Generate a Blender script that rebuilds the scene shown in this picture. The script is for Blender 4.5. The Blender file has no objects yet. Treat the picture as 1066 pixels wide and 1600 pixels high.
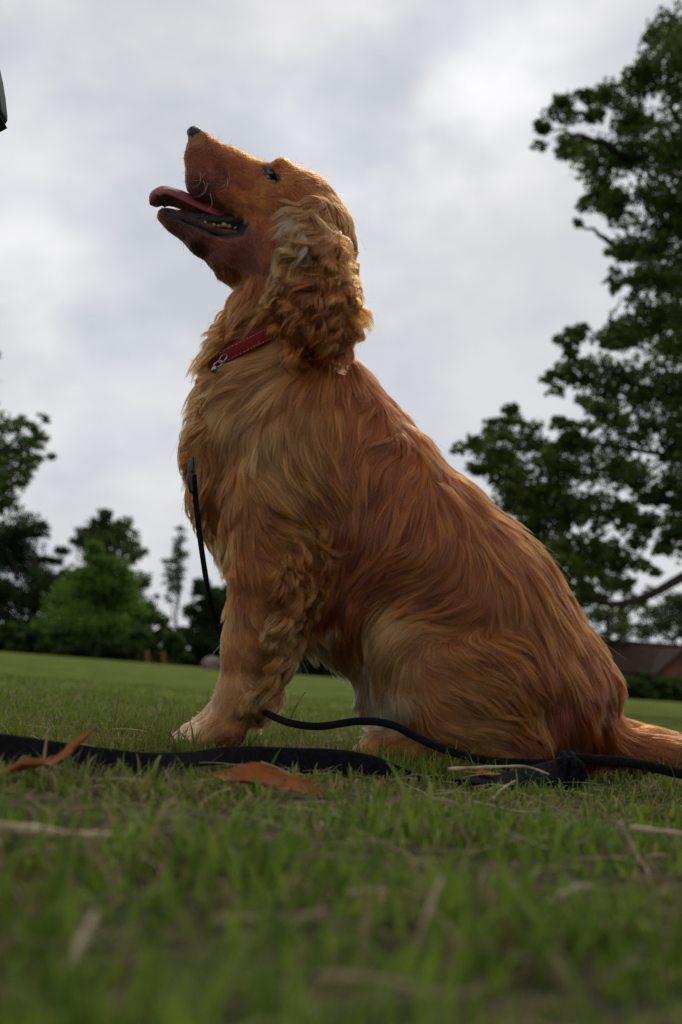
import bpy, math, random
import numpy as np
from mathutils import Vector, Matrix, kdtree

rng = np.random.default_rng(7)
random.seed(7)
scene = bpy.context.scene
COL = scene.collection

# ------------------------------------------------------------------ camera
FPX = 2000.0                 # focal length in photo pixels (1600 px tall frame)
CX, CY = 533.0, 800.0
CAM = np.array([0.0, 0.0, 0.07])
PITCH = math.atan(275 / FPX)
ROLL = math.atan(0.075)
fwd = np.array([0, math.cos(PITCH), math.sin(PITCH)])
up0 = np.array([0, -math.sin(PITCH), math.cos(PITCH)])
h0 = np.array([1.0, 0, 0])
rgt = h0 * math.cos(ROLL) + up0 * math.sin(ROLL)
upv = up0 * math.cos(ROLL) - h0 * math.sin(ROLL)
cam_d = bpy.data.cameras.new('camera')
cam = bpy.data.objects.new('camera', cam_d)
COL.objects.link(cam)
cam.matrix_world = Matrix(((rgt[0], upv[0], -fwd[0], CAM[0]), (rgt[1], upv[1], -fwd[1], CAM[1]),
                           (rgt[2], upv[2], -fwd[2], CAM[2]), (0, 0, 0, 1)))
cam_d.sensor_fit = 'VERTICAL'
cam_d.sensor_height = 36
cam_d.lens = FPX / 1600 * 36
cam_d.clip_start = 0.01
cam_d.clip_end = 1500
cam_d.dof.use_dof = True
cam_d.dof.focus_distance = 1.17
cam_d.dof.aperture_fstop = 8.2
scene.camera = cam

# ------------------------------------------------------------------ world, sun, exposure
SUN_EL, SUN_AZ = math.radians(50), math.radians(12)      # azimuth from +Y towards +X
world = bpy.data.worlds.new('World')
scene.world = world
world.use_nodes = True
wn, wl = world.node_tree.nodes, world.node_tree.links
wn.clear()
def N(nodes, t, **kw):
    n = nodes.new(t)
    for k, v in kw.items():
        setattr(n, k, v)
    return n
def px_dir(px, py):
    d = fwd * FPX + rgt * (px - CX) + upv * (CY - py)
    return d / np.linalg.norm(d)
out = N(wn, 'ShaderNodeOutputWorld')
bg = N(wn, 'ShaderNodeBackground')
bg.inputs['Strength'].default_value = 0.1
wl.new(bg.outputs[0], out.inputs[0])
sky = N(wn, 'ShaderNodeTexSky', sky_type='NISHITA', sun_disc=False, sun_elevation=SUN_EL, sun_rotation=SUN_AZ)
tc = N(wn, 'ShaderNodeTexCoord')
mp = N(wn, 'ShaderNodeMapping')
mp.inputs['Scale'].default_value = (1.0, 1.0, 1.5)
mp.inputs['Location'].default_value = (3.1, 0.4, 1.7)
wl.new(tc.outputs['Generated'], mp.inputs['Vector'])
n1 = N(wn, 'ShaderNodeTexNoise')
n1.inputs['Scale'].default_value = 6.5; n1.inputs['Detail'].default_value = 4; n1.inputs['Roughness'].default_value = 0.52
n1.inputs['Distortion'].default_value = 0.0
wl.new(mp.outputs[0], n1.inputs['Vector'])
cr = N(wn, 'ShaderNodeValToRGB')
cr.color_ramp.elements[0].position = 0.36; cr.color_ramp.elements[0].color = (5.9, 6.12, 6.6, 1)
cr.color_ramp.elements[1].position = 0.62; cr.color_ramp.elements[1].color = (7.4, 7.35, 7.45, 1)
wl.new(n1.outputs['Fac'], cr.inputs[0])
last = cr.outputs[0]
# thin spots in the cloud where the sun brightens it
for (bx, by, rad, amp, colr) in [(765, 110, 0.075, 1.9, (1.0, .96, .93)), (470, 225, 0.10, 1.5, (1, .97, .95)), (810, 40, 0.12, 0.9, (1, 1, .98)),
                                 (30, 290, 0.13, 1.0, (1, .97, .96)), (20, 385, 0.06, 1.0, (1, .96, .93)), (200, 640, 0.12, .8, (1, .97, .95)), (560, 330, .09, .8, (1, .97, .95))]:
    d = px_dir(bx, by)
    vm = N(wn, 'ShaderNodeVectorMath', operation='DISTANCE')
    vm.inputs[1].default_value = tuple(d)
    nrm = N(wn, 'ShaderNodeVectorMath', operation='NORMALIZE')
    wl.new(tc.outputs['Generated'], nrm.inputs[0]); wl.new(nrm.outputs[0], vm.inputs[0])
    ad = N(wn, 'ShaderNodeMath', operation='MULTIPLY_ADD')       # break the edge with the cloud noise
    wl.new(n1.outputs['Fac'], ad.inputs[0]); ad.inputs[1].default_value = -rad * 2.2
    wl.new(vm.outputs['Value'], ad.inputs[2])
    mr = N(wn, 'ShaderNodeMapRange', interpolation_type='SMOOTHERSTEP')
    mr.inputs['From Min'].default_value = rad * 0.2; mr.inputs['From Max'].default_value = -rad * 1.25
    wl.new(ad.outputs[0], mr.inputs['Value'])
    mx = N(wn, 'ShaderNodeMix', data_type='RGBA', blend_type='ADD')
    mx.inputs['B'].default_value = (colr[0] * amp, colr[1] * amp, colr[2] * amp, 1)
    wl.new(mr.outputs[0], mx.inputs['Factor']); wl.new(last, mx.inputs['A'])
    last = mx.outputs['Result']
mix = N(wn, 'ShaderNodeMix', data_type='RGBA')
mix.inputs['Factor'].default_value = 0.93
wl.new(sky.outputs[0], mix.inputs['A']); wl.new(last, mix.inputs['B'])
wl.new(mix.outputs['Result'], bg.inputs['Color'])

sun_d = bpy.data.lights.new('sun', 'SUN')
sun_d.energy = 1.5; sun_d.angle = math.radians(18); sun_d.color = (1, .95, .88)
sun = bpy.data.objects.new('sun', sun_d)
COL.objects.link(sun)
sd = Vector((math.sin(SUN_AZ) * math.cos(SUN_EL), math.cos(SUN_AZ) * math.cos(SUN_EL), math.sin(SUN_EL)))
sun.rotation_euler = (-sd).to_track_quat('-Z', 'Y').to_euler()

scene.view_settings.view_transform = 'Standard'
scene.view_settings.look = 'None'
scene.view_settings.exposure = 0.0
scene.view_settings.gamma = 1.0
scene.view_settings.use_curve_mapping = False
scene.render.engine = 'CYCLES'
scene.cycles.max_bounces = 7
scene.cycles.diffuse_bounces = 3
scene.cycles.transparent_max_bounces = 8
scene.cycles.transmission_bounces = 6
scene.cycles.glossy_bounces = 3
scene.cycles.caustics_reflective = False
scene.cycles.caustics_refractive = False
scene.cycles.use_adaptive_sampling = False
scene.cycles_curves.shape = 'RIBBONS'
scene.cycles_curves.subdivisions = 2
try:
    scene.cycles.use_denoising = True
    scene.cycles.denoiser = 'OPENIMAGEDENOISE'
    scene.cycles.denoising_prefilter = 'NONE'
except Exception:
    pass

# ------------------------------------------------------------------ measuring helpers
def at(px, py, Y):
    """world point seen at photo pixel (px,py) at depth Y"""
    d = fwd * FPX + rgt * (px - CX) + upv * (CY - py)
    return CAM + d * (Y / d[1])
def project(P):
    """photo pixel of world points (n,3)"""
    v = P - CAM
    z = v @ fwd
    return np.stack([CX + FPX * (v @ rgt) / z, CY - FPX * (v @ upv) / z], 1)
def smooth(a, b, x):
    t = np.clip((np.asarray(x, float) - a) / (b - a), 0, 1)
    return t * t * (3 - 2 * t)
def terrain(x, y):
    x = np.asarray(x, float); y = np.asarray(y, float)
    r = np.hypot(x, y)
    z = 0.47 * smooth(2.5, 55, r) + 2.5 * smooth(60, 400, r)
    z = z + (np.sin(x * .31 + 1) * np.cos(y * .23) * .03) * smooth(3, 12, r)
    z = z + (.0025 * np.sin(x * 9.1 + 2) * np.cos(y * 7.3) + .0018 * np.sin(x * 23 + y * 17)) * (1 - smooth(4, 8, r))
    return z
def ground_at(px, py, z=0.0):
    d = fwd * FPX + rgt * (px - CX) + upv * (CY - py)
    return CAM + d * ((z - CAM[2]) / d[2])

# ------------------------------------------------------------------ object helpers
def tag(o, label=None, cat=None, group=None, kind=None):
    if label: o['label'] = label
    if cat: o['category'] = cat
    if group: o['group'] = group
    if kind: o['kind'] = kind
    return o
def link(o, parent=None):
    COL.objects.link(o)
    if parent is not None: o.parent = parent
    return o
def empty(name, loc):
    o = bpy.data.objects.new(name, None)
    o.empty_display_size = .05
    o.location = loc
    return link(o)
def np_mesh(name, verts, faces, mat=None, parent=None, origin=(0, 0, 0), color=None, smooth_=False, uv=None):
    """verts (n,3) in world space, faces (m,k); one mesh object, its vertices relative to the parent's place"""
    verts = np.asarray(verts, np.float64)
    faces = np.asarray(faces, np.int32)
    off = np.array(parent.matrix_world.translation if parent is not None and parent.parent is None else (0, 0, 0), float)
    if parent is not None:
        off = np.zeros(3); p = parent
        while p is not None:
            off += np.array(p.location); p = p.parent
    else:
        off = np.array(origin, float)
    me = bpy.data.meshes.new(name)
    n, m, k = len(verts), len(faces), faces.shape[1]
    me.vertices.add(n); me.vertices.foreach_set('co', (verts - off).astype(np.float32).ravel())
    me.loops.add(m * k); me.loops.foreach_set('vertex_index', faces.ravel())
    me.polygons.add(m)
    me.polygons.foreach_set('loop_start', np.arange(m, dtype=np.int32) * k)
    me.update(calc_edges=True)
    me.polygons.foreach_set('use_smooth', np.full(m, smooth_))
    if color is not None:
        at_ = me.color_attributes.new('tint', 'FLOAT_COLOR', 'POINT')
        c = np.ones((n, 4), np.float32); c[:, :3] = color
        at_.data.foreach_set('color', c.ravel())
    if mat: me.materials.append(mat)
    o = bpy.data.objects.new(name, me)
    if parent is None: o.location = origin
    return link(o, parent)
def join_geo(parts):
    vs, fs, n = [], [], 0
    for v, f in parts:
        vs.append(np.asarray(v, float)); fs.append(np.asarray(f, int) + n); n += len(v)
    return np.concatenate(vs), np.concatenate(fs)
def catmull(P, n):
    P = np.asarray(P, float)
    Q = np.vstack([2 * P[0] - P[1], P, 2 * P[-1] - P[-2]])
    t = np.linspace(0, len(P) - 1 - 1e-9, n); i = t.astype(int); u = (t - i)[:, None]
    a, b, c, d = Q[i], Q[i + 1], Q[i + 2], Q[i + 3]
    return .5 * ((2 * b) + (-a + c) * u + (2 * a - 5 * b + 4 * c - d) * u ** 2 + (-a + 3 * b - 3 * c + d) * u ** 3)
def tube(P, R, seg=8, cap=True, flat=1.0, ref=(0, 0, 1)):
    """quad tube along P with radii R; flat squashes it across"""
    P = np.asarray(P, float); n = len(P)
    R = np.broadcast_to(np.asarray(R, float), (n,))
    T = np.gradient(P, axis=0); T /= np.linalg.norm(T, axis=1)[:, None] + 1e-12
    ref = np.array(ref, float)
    A = np.cross(T, ref); bad = np.linalg.norm(A, axis=1) < .1
    A[bad] = np.cross(T[bad], np.array([1.0, 0.3, 0]))
    A /= np.linalg.norm(A, axis=1)[:, None]
    B = np.cross(A, T)
    th = np.arange(seg) / seg * 2 * math.pi
    V = P[:, None] + R[:, None, None] * (np.cos(th)[None, :, None] * A[:, None] * flat + np.sin(th)[None, :, None] * B[:, None])
    V = V.reshape(-1, 3)
    F = []
    for i in range(n - 1):
        for j in range(seg):
            a = i * seg + j; b = i * seg + (j + 1) % seg
            F.append((a, b, b + seg, a + seg))
    if cap:
        c0, c1 = len(V), len(V) + 1
        V = np.vstack([V, P[0], P[-1]])
        for j in range(0, seg):
            F.append((c0, (j + 1) % seg, j, j)); a = (n - 1) * seg
            F.append((c1, a + j, a + (j + 1) % seg, a + (j + 1) % seg))
        F = [f if f[2] != f[3] else (f[0], f[1], f[2], f[0]) for f in F]
        F2 = [f for f in F if f[0] != f[3]]
        tri = [f for f in F if f[0] == f[3]]
        # caps as thin quads: split each triangle through its edge midpoint
        for f in tri:
            m = (V[f[1]] + V[f[2]]) / 2
            V = np.vstack([V, m]); F2.append((f[0], f[1], len(V) - 1, f[2]))
        F = F2
    return V, np.array(F)
def box(c, s, R=None):
    c = np.array(c, float); s = np.array(s, float) / 2
    V = np.array([(x, y, z) for x in (-1, 1) for y in (-1, 1) for z in (-1, 1)], float) * s
    if R is not None: V = V @ np.array(R).T
    return V + c, np.array([(0, 1, 3, 2), (4, 6, 7, 5), (0, 4, 5, 1), (2, 3, 7, 6), (0, 2, 6, 4), (1, 5, 7, 3)])

# ------------------------------------------------------------------ materials
def mat(name, base=(.5, .5, .5), rough=.6, spec=.5, metal=0.0, attr=False, noise=None, bump=0, bscale=200, sheen=0, trans=0.0, coat=0):
    m = bpy.data.materials.new(name); m.use_nodes = True
    nd, lk = m.node_tree.nodes, m.node_tree.links
    b = nd['Principled BSDF']; o = nd['Material Output']
    b.inputs['Base Color'].default_value = (*base, 1)
    b.inputs['Roughness'].default_value = rough
    b.inputs['Specular IOR Level'].default_value = spec
    b.inputs['Metallic'].default_value = metal
    if sheen: b.inputs['Sheen Weight'].default_value = sheen
    if coat: b.inputs['Coat Weight'].default_value = coat; b.inputs['Coat Roughness'].default_value = .15
    src = None
    if attr:
        a = N(nd, 'ShaderNodeAttribute', attribute_name='tint'); src = a.outputs['Color']
    if noise:
        c2, sc, lo, hi = noise
        t = N(nd, 'ShaderNodeTexCoord')
        ns = N(nd, 'ShaderNodeTexNoise'); ns.inputs['Scale'].default_value = sc; ns.inputs['Detail'].default_value = 6
        lk.new(t.outputs['Object'], ns.inputs['Vector'])
        mr = N(nd, 'ShaderNodeMapRange'); mr.inputs['From Min'].default_value = lo; mr.inputs['From Max'].default_value = hi
        lk.new(ns.outputs['Fac'], mr.inputs['Value'])
        mx = N(nd, 'ShaderNodeMix', data_type='RGBA')
        mx.inputs['A'].default_value = (*base, 1); mx.inputs['B'].default_value = (*c2, 1)
        if src is not None: lk.new(src, mx.inputs['A'])
        lk.new(mr.outputs[0], mx.inputs['Factor']); src = mx.outputs['Result']
    if src is not None: lk.new(src, b.inputs['Base Color'])
    if bump:
        t = N(nd, 'ShaderNodeTexCoord')
        ns = N(nd, 'ShaderNodeTexNoise'); ns.inputs['Scale'].default_value = bscale; ns.inputs['Detail'].default_value = 4
        lk.new(t.outputs['Object'], ns.inputs['Vector'])
        bp = N(nd, 'ShaderNodeBump'); bp.inputs['Strength'].default_value = bump; bp.inputs['Distance'].default_value = .002
        lk.new(ns.outputs['Fac'], bp.inputs['Height']); lk.new(bp.outputs[0], b.inputs['Normal'])
    if trans:
        tr = N(nd, 'ShaderNodeBsdfTranslucent'); ms = N(nd, 'ShaderNodeMixShader'); ms.inputs[0].default_value = trans
        if src is not None: lk.new(src, tr.inputs[0])
        else: tr.inputs[0].default_value = (*base, 1)
        lk.new(b.outputs[0], ms.inputs[1]); lk.new(tr.outputs[0], ms.inputs[2]); lk.new(ms.outputs[0], o.inputs[0])
    return m
M_leaf = mat('leaf_green', attr=True, rough=.6, spec=.12, trans=.42)
M_bark = mat('bark', (.03, .023, .017), .9, .1, noise=((.055, .043, .032), 6, .4, .6), bump=.8, bscale=20)
M_grass = mat('grass_blade', attr=True, rough=.6, spec=.12, trans=.42)
M_skin = mat('dog_skin', attr=True, rough=.6, spec=.3, bump=.25, bscale=600)
M_nose = mat('nose_leather', (.012, .012, .014), .32, .5, bump=.8, bscale=900)
M_lip = mat('lip_skin', (.012, .008, .008), .6, .2, bump=.6, bscale=700)
M_tongue = mat('tongue', (.24, .035, .035), .38, .4, noise=((.15, .02, .025), 120, .4, .65), bump=.5, bscale=1400)
M_tooth = mat('tooth', (.30, .22, .11), .4, .4, noise=((.18, .11, .05), 500, .4, .6))
M_eye = mat('eye_gloss', (.02, .009, .004), .12, .5, coat=.5)
M_leather = mat('red_leather', (.22, .010, .010), .6, .15, noise=((.13, .008, .01), 150, .4, .7), bump=.4, bscale=900)
M_thread = mat('pale_thread', (.55, .42, .36), .8, .2)
M_metal = mat('chrome', (.28, .28, .29), .25, .5, metal=1)
M_web = mat('black_webbing', (.006, .006, .008), .85, .08, bump=.9, bscale=1500, noise=((.011, .011, .014), 300, .4, .6))
M_plastic = mat('black_plastic', (.006, .006, .006), .6, .15, noise=((.02, .012, .012), 60, .45, .6))
M_dead = mat('dead_leaf', (.40, .13, .03), .6, .3, noise=((.13, .045, .018), 45, .45, .68), bump=.7, bscale=300, trans=.25)
M_straw = mat('dry_straw', (.50, .42, .26), .7, .3, noise=((.26, .19, .11), 90, .4, .65), trans=.2)

def hair_mat(name, rough=.35, tint_mul=1.0):
    m = bpy.data.materials.new(name); m.use_nodes = True
    nd, lk = m.node_tree.nodes, m.node_tree.links
    nd.clear()
    o = N(nd, 'ShaderNodeOutputMaterial')
    h = N(nd, 'ShaderNodeBsdfHairPrincipled')
    h.model = 'CHIANG'; h.parametrization = 'COLOR'
    a = N(nd, 'ShaderNodeAttribute', attribute_name='tint')
    lk.new(a.outputs['Color'], h.inputs['Color'])
    h.inputs['Roughness'].default_value = rough
    h.inputs['Radial Roughness'].default_value = .5
    h.inputs['IOR'].default_value = 1.45
    h.inputs['Coat'].default_value = 0.0
    h.inputs['Random Roughness'].default_value = .2
    lk.new(h.outputs[0], o.inputs[0])
    return m
M_hair = hair_mat('dog_fur', .26)

# ------------------------------------------------------------------ ground and lawn
def ground_sheet():
    r = np.concatenate([np.linspace(0, 3, 46)[:-1], np.geomspace(3, 600, 60)])
    th = np.linspace(0, 2 * math.pi, 181)[:-1]
    R, T = np.meshgrid(r[1:], th, indexing='ij')
    X, Y = (R * np.sin(T)).ravel(), (R * np.cos(T)).ravel()
    V = np.stack([X, Y, terrain(X, Y)], 1)
    nt = len(th); nr = len(r) - 1
    F = []
    for i in range(nr - 1):
        j = np.arange(nt); a = i * nt + j; b = i * nt + (j + 1) % nt
        F.append(np.stack([a, b, b + nt, a + nt], 1))
    F = np.concatenate(F)
    c = len(V); V = np.vstack([V, [0, 0, float(terrain(0, 0))]])
    j = np.arange(0, nt, 2)
    F = np.vstack([F, np.stack([np.full(len(j), c), (j + 2) % nt, j + 1, j], 1)])
    m = bpy.data.materials.new('lawn_ground'); m.use_nodes = True
    nd, lk = m.node_tree.nodes, m.node_tree.links
    b = nd['Principled BSDF']; b.inputs['Roughness'].default_value = .95; b.inputs['Specular IOR Level'].default_value = .02
    t = N(nd, 'ShaderNodeTexCoord')
    def noise(sc, det=6):
        n = N(nd, 'ShaderNodeTexNoise'); n.inputs['Scale'].default_value = sc; n.inputs['Detail'].default_value = det
        lk.new(t.outputs['Object'], n.inputs['Vector']); return n
    na, nb, nc = noise(.35), noise(3.5), noise(60)
    ra = N(nd, 'ShaderNodeValToRGB')
    e = ra.color_ramp.elements
    e[0].position = .35; e[0].color = (.085, .125, .018, 1)
    e[1].position = .68; e[1].color = (.14, .165, .032, 1)
    lk.new(na.outputs[0], ra.inputs[0])
    rb = N(nd, 'ShaderNodeValToRGB')
    e = rb.color_ramp.elements
    e[0].position = .38; e[0].color = (.55, .55, .5, 1); e[1].position = .62; e[1].color = (1.15, 1.1, 1.05, 1)
    lk.new(nb.outputs[0], rb.inputs[0])
    mx = N(nd, 'ShaderNodeMix', data_type='RGBA', blend_type='MULTIPLY'); mx.inputs['Factor'].default_value = 1
    lk.new(ra.outputs[0], mx.inputs['A']); lk.new(rb.outputs[0], mx.inputs['B'])
    # bare soil and thatch between the blades close by
    rc = N(nd, 'ShaderNodeValToRGB')
    e = rc.color_ramp.elements
    e[0].position = .4; e[0].color = (.03, .035, .014, 1); e[1].position = .65; e[1].color = (.085, .07, .035, 1)
    lk.new(nc.outputs[0], rc.inputs[0])
    ln = N(nd, 'ShaderNodeVectorMath', operation='LENGTH'); lk.new(t.outputs['Object'], ln.inputs[0])
    mr = N(nd, 'ShaderNodeMapRange'); mr.inputs['From Min'].default_value = 1.8; mr.inputs['From Max'].default_value = 3.6
    lk.new(ln.outputs['Value'], mr.inputs['Value'])
    m2 = N(nd, 'ShaderNodeMix', data_type='RGBA')
    lk.new(mr.outputs[0], m2.inputs['Factor']); lk.new(rc.outputs[0], m2.inputs['A']); lk.new(mx.outputs['Result'], m2.inputs['B'])
    lk.new(m2.outputs['Result'], b.inputs['Base Color'])
    bp = N(nd, 'ShaderNodeBump'); bp.inputs['Strength'].default_value = .6; bp.inputs['Distance'].default_value = .02
    lk.new(nc.outputs[0], bp.inputs['Height']); lk.new(bp.outputs[0], b.inputs['Normal'])
    o = np_mesh('ground', V, F, m, smooth_=True)
    tag(o, kind='structure')
ground_sheet()

def fbm2(x, y, seed=0, f=1.0, oct=3):
    r = np.random.default_rng(seed); v = np.zeros_like(x)
    for o in range(oct):
        for k in range(4):
            a = r.uniform(0, 2 * math.pi); ph = r.uniform(0, 6.28); fr = f * 2 ** o * r.uniform(.7, 1.4)
            v += np.sin((x * math.cos(a) + y * math.sin(a)) * fr + ph) / 2 ** o / 4
    return v

def grass_patch(name, y0, y1, slope, pad, density, hmin, hmax, wid, seed, segs=4):
    r = np.random.default_rng(seed)
    A = (y1 - y0) * (slope * (y0 + y1) + 2 * pad)
    n = int(A * density)
    # area-true sampling inside the trapezoid
    y = r.uniform(y0, y1, int(n * 2.4)); hw = slope * y + pad; keep = r.uniform(0, 1, len(y)) < hw / (slope * y1 + pad)
    y = y[keep][:n]; hw = slope * y + pad; x = r.uniform(-1, 1, len(y)) * hw; n = len(y)
    cl = fbm2(x, y, seed + 1, 22)                       # clumpy height
    kp = r.uniform(0, 1, n) < .50 + .6 * cl
    x, y, cl = x[kp], y[kp], cl[kp]; n = len(x)
    z = terrain(x, y) - .002
    H = (hmin + (hmax - hmin) * r.beta(1.6, 3.2, n)) * (1 + .6 * cl) * (1 + .35 * fbm2(x, y, seed + 3, 60))
    H = H * np.where((y > .66) & (y < 1.02), .66, 1.0)
    lean = r.beta(1.5, 1.8, n) * 2.3                     # how far the blade bends over
    azi = r.uniform(0, 2 * math.pi, n)
    dry = r.uniform(0, 1, n) < .15 + .22 * (fbm2(x, y, seed + 9, 9) > .15)
    lean[dry] += .7; H[dry] *= 1.1; tall = r.uniform(0, 1, n) < .035; H[tall] *= 1.7
    w = wid * r.uniform(.55, 1.25, n); w[dry] *= .7
    dirx, diry = np.cos(azi), np.sin(azi)
    sdx, sdy = -diry, dirx
    V = np.zeros((n, segs + 1, 2, 3)); px = x.copy(); py = y.copy(); pz = z.copy()
    ang = r.uniform(0, .35, n); tw = r.normal(0, .5, n)
    for k in range(segs + 1):
        s = k / segs
        ww = w * (1 - s ** 1.8) * .5 + .00008
        cs, sn = np.cos(tw * s), np.sin(tw * s)
        ox, oy = (sdx * cs - dirx * sn) * ww, (sdy * cs - diry * sn) * ww
        V[:, k, 0] = np.stack([px - ox, py - oy, pz], 1); V[:, k, 1] = np.stack([px + ox, py + oy, pz + ww * .3], 1)
        a = ang + lean * s ** 1.2
        st = H / segs
        px = px + dirx * np.sin(a) * st; py = py + diry * np.sin(a) * st; pz = pz + np.cos(a) * st
        pz = np.maximum(pz, z + .003)
    base = (np.arange(n) * (segs + 1) * 2)[:, None]
    F = np.concatenate([base + np.array([2 * k, 2 * k + 1, 2 * k + 3, 2 * k + 2])[None] for k in range(segs)])
    g = r.uniform(0, 1, n)[:, None]
    c = np.array([.062, .12, .012]) * (1 - g) + np.array([.21, .285, .04]) * g
    pch = smooth(-.3, .5, fbm2(x, y, seed + 5, 5))[:, None]
    c = c * (1 - .35 * pch) + np.array([.17, .16, .035]) * .35 * pch
    d = r.uniform(0, 1, n)[:, None]
    cd = np.array([.13, .085, .04]) * (1 - d) + np.array([.36, .29, .15]) * d
    c = np.where(dry[:, None], cd, c)
    C = np.repeat(c[:, None, :], (segs + 1) * 2, axis=1)
    # each blade gets darker and browner towards its root
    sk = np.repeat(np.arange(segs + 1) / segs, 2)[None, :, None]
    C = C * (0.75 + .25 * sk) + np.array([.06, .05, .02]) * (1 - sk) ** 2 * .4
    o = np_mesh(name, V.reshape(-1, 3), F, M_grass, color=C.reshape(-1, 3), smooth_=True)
    return tag(o, kind='stuff')
SL = 533 / FPX
tag(grass_patch('grass', .17, 1.0, SL * 1.25, .10, 42000, .006, .030, .0032, 11), label='short mown grass with dry blades close to the camera')
tag(grass_patch('grass', 1.0, 2.1, SL * 1.3, .15, 52000, .008, .030, .0020, 12, 4), label='short green grass around the dog')
tag(grass_patch('grass', 2.1, 3.6, SL * 1.2, .3, 12000, .008, .026, .004, 13, 3), label='grass just behind the dog')
tag(grass_patch('grass', 3.6, 7, SL * 1.15, .5, 1500, .006, .014, .008, 14, 2), label='blurred lawn farther off')

# flat dead blades, moss and clippings lying in the turf
def litter():
    r = np.random.default_rng(77); parts_v, parts_f, cc = [], [], []
    n = 1300
    y = .2 + 1.9 * r.uniform(0, 1, n) ** .8; x = r.uniform(-1, 1, n) * (SL * 1.25 * y + .1)
    L = r.uniform(.008, .045, n); az = r.normal(0, .9, n); w = r.uniform(.0003, .0009, n); k = 5
    V = np.zeros((n, k + 1, 2, 3)); bend = r.normal(0, .5, n); ht = r.uniform(.001, .010, n); tl = r.normal(0, .18, n)
    px, py = x.copy(), y.copy()
    for i in range(k + 1):
        t = i / k; a = az + bend * t
        z = terrain(px, py) + ht + tl * L * (t - .5) + .0012 * np.sin(t * 3.14)
        z = np.maximum(z, .002)
        V[:, i, 0] = np.stack([px, py - w, z - w * .5], 1); V[:, i, 1] = np.stack([px, py + w, z + w * .5], 1)
        px = px + np.cos(a) * L / k; py = py + np.sin(a) * L / k
    base = (np.arange(n) * (k + 1) * 2)[:, None]
    F = np.concatenate([base + np.array([2 * i, 2 * i + 1, 2 * i + 3, 2 * i + 2])[None] for i in range(k)])
    d = r.uniform(0, 1, n)[:, None]; c = np.array([.09, .06, .03]) * (1 - d) + np.array([.32, .27, .14]) * d ** 2
    o = np_mesh('dead_grass', V.reshape(-1, 3), F, M_grass, color=np.repeat(c, (k + 1) * 2, 0))
    tag(o, 'pale dead blades and clippings lying in the turf', kind='stuff')
litter()

# ------------------------------------------------------------------ trees, shrubs and hedges
def leaf_cloud(blobs, Y, leaf, cover, tintA, tintB, seed, depth=None, twig=.28, dark=.12, elong=1.0):
    """blobs (px,py,r) measured in the photo, each a real ball of leaves round depth Y (+dy)"""
    r = np.random.default_rng(seed)
    Ps, clus = [], []
    for bi, b in enumerate(blobs):
        px, py, rp = b[:3]; dY = b[3] if len(b) > 3 else r.uniform(-.5, .5) * (depth or 0)
        c = at(px, py, Y + dY); rad = rp * (Y + dY) / FPX
        n = int(cover * 11 * rad ** 2 / (leaf * leaf * .5)) + 6
        nt = max(5, int((rad / (leaf * 2.2)) ** 2 * 5))
        d = r.normal(size=(nt, 3)); d /= np.linalg.norm(d, axis=1)[:, None]
        tc_ = c + d * rad * (r.uniform(.12, 1, nt) ** .55)[:, None] * np.array([1, 1, .85])
        k = r.integers(0, nt, n)
        off = np.clip(r.normal(size=(n, 3)), -1.5, 1.5) * np.array([1, 1, .55]) * min(rad * twig, leaf * 3.3)
        Ps.append(tc_[k] + off); clus.append(np.repeat([c], len(k), 0))
    P = np.concatenate(Ps); n = len(P)
    nr = r.normal(size=(n, 3)) + np.array([0, 0, .7]); nr /= np.linalg.norm(nr, axis=1)[:, None]
    a = np.cross(nr, r.normal(size=(n, 3))); a /= np.linalg.norm(a, axis=1)[:, None]
    b = np.cross(nr, a)
    s = leaf * r.uniform(.6, 1.25, n)[:, None]
    # a leaf of two halves folded along its midrib
    v0 = P - a * s * .5; v1 = P + b * s * .34 / elong + nr * s * .10; v2 = P + a * s * .5; v3 = P - b * s * .34 / elong + nr * s * .10
    V = np.stack([v0, v1, v2, v3], 1).reshape(-1, 3)
    i = np.arange(n) * 4
    F = np.concatenate([np.stack([i, i + 1, i + 2], 1), np.stack([i, i + 2, i + 3], 1)])
    g = r.beta(2, 2, n)[:, None]
    c = np.array(tintA) * (1 - g) + np.array(tintB) * g
    br = r.uniform(0, 1, n) < dark
    c[br] = c[br] * .6 + np.array([.05, .025, .01]) * .6
    return V, F, np.repeat(c, 4, 0)
def branch_path(a, b, sag, r, n=8, wob=.05):
    a, b = np.array(a, float), np.array(b, float)
    t = np.linspace(0, 1, n)[:, None]; L = np.linalg.norm(b - a)
    P = a + (b - a) * t; P[:, 2] += (np.sin(t[:, 0] * math.pi) * sag * L)
    P[1:-1] += r.normal(size=(n - 2, 3)) * wob * L / 3
    return P
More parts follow.
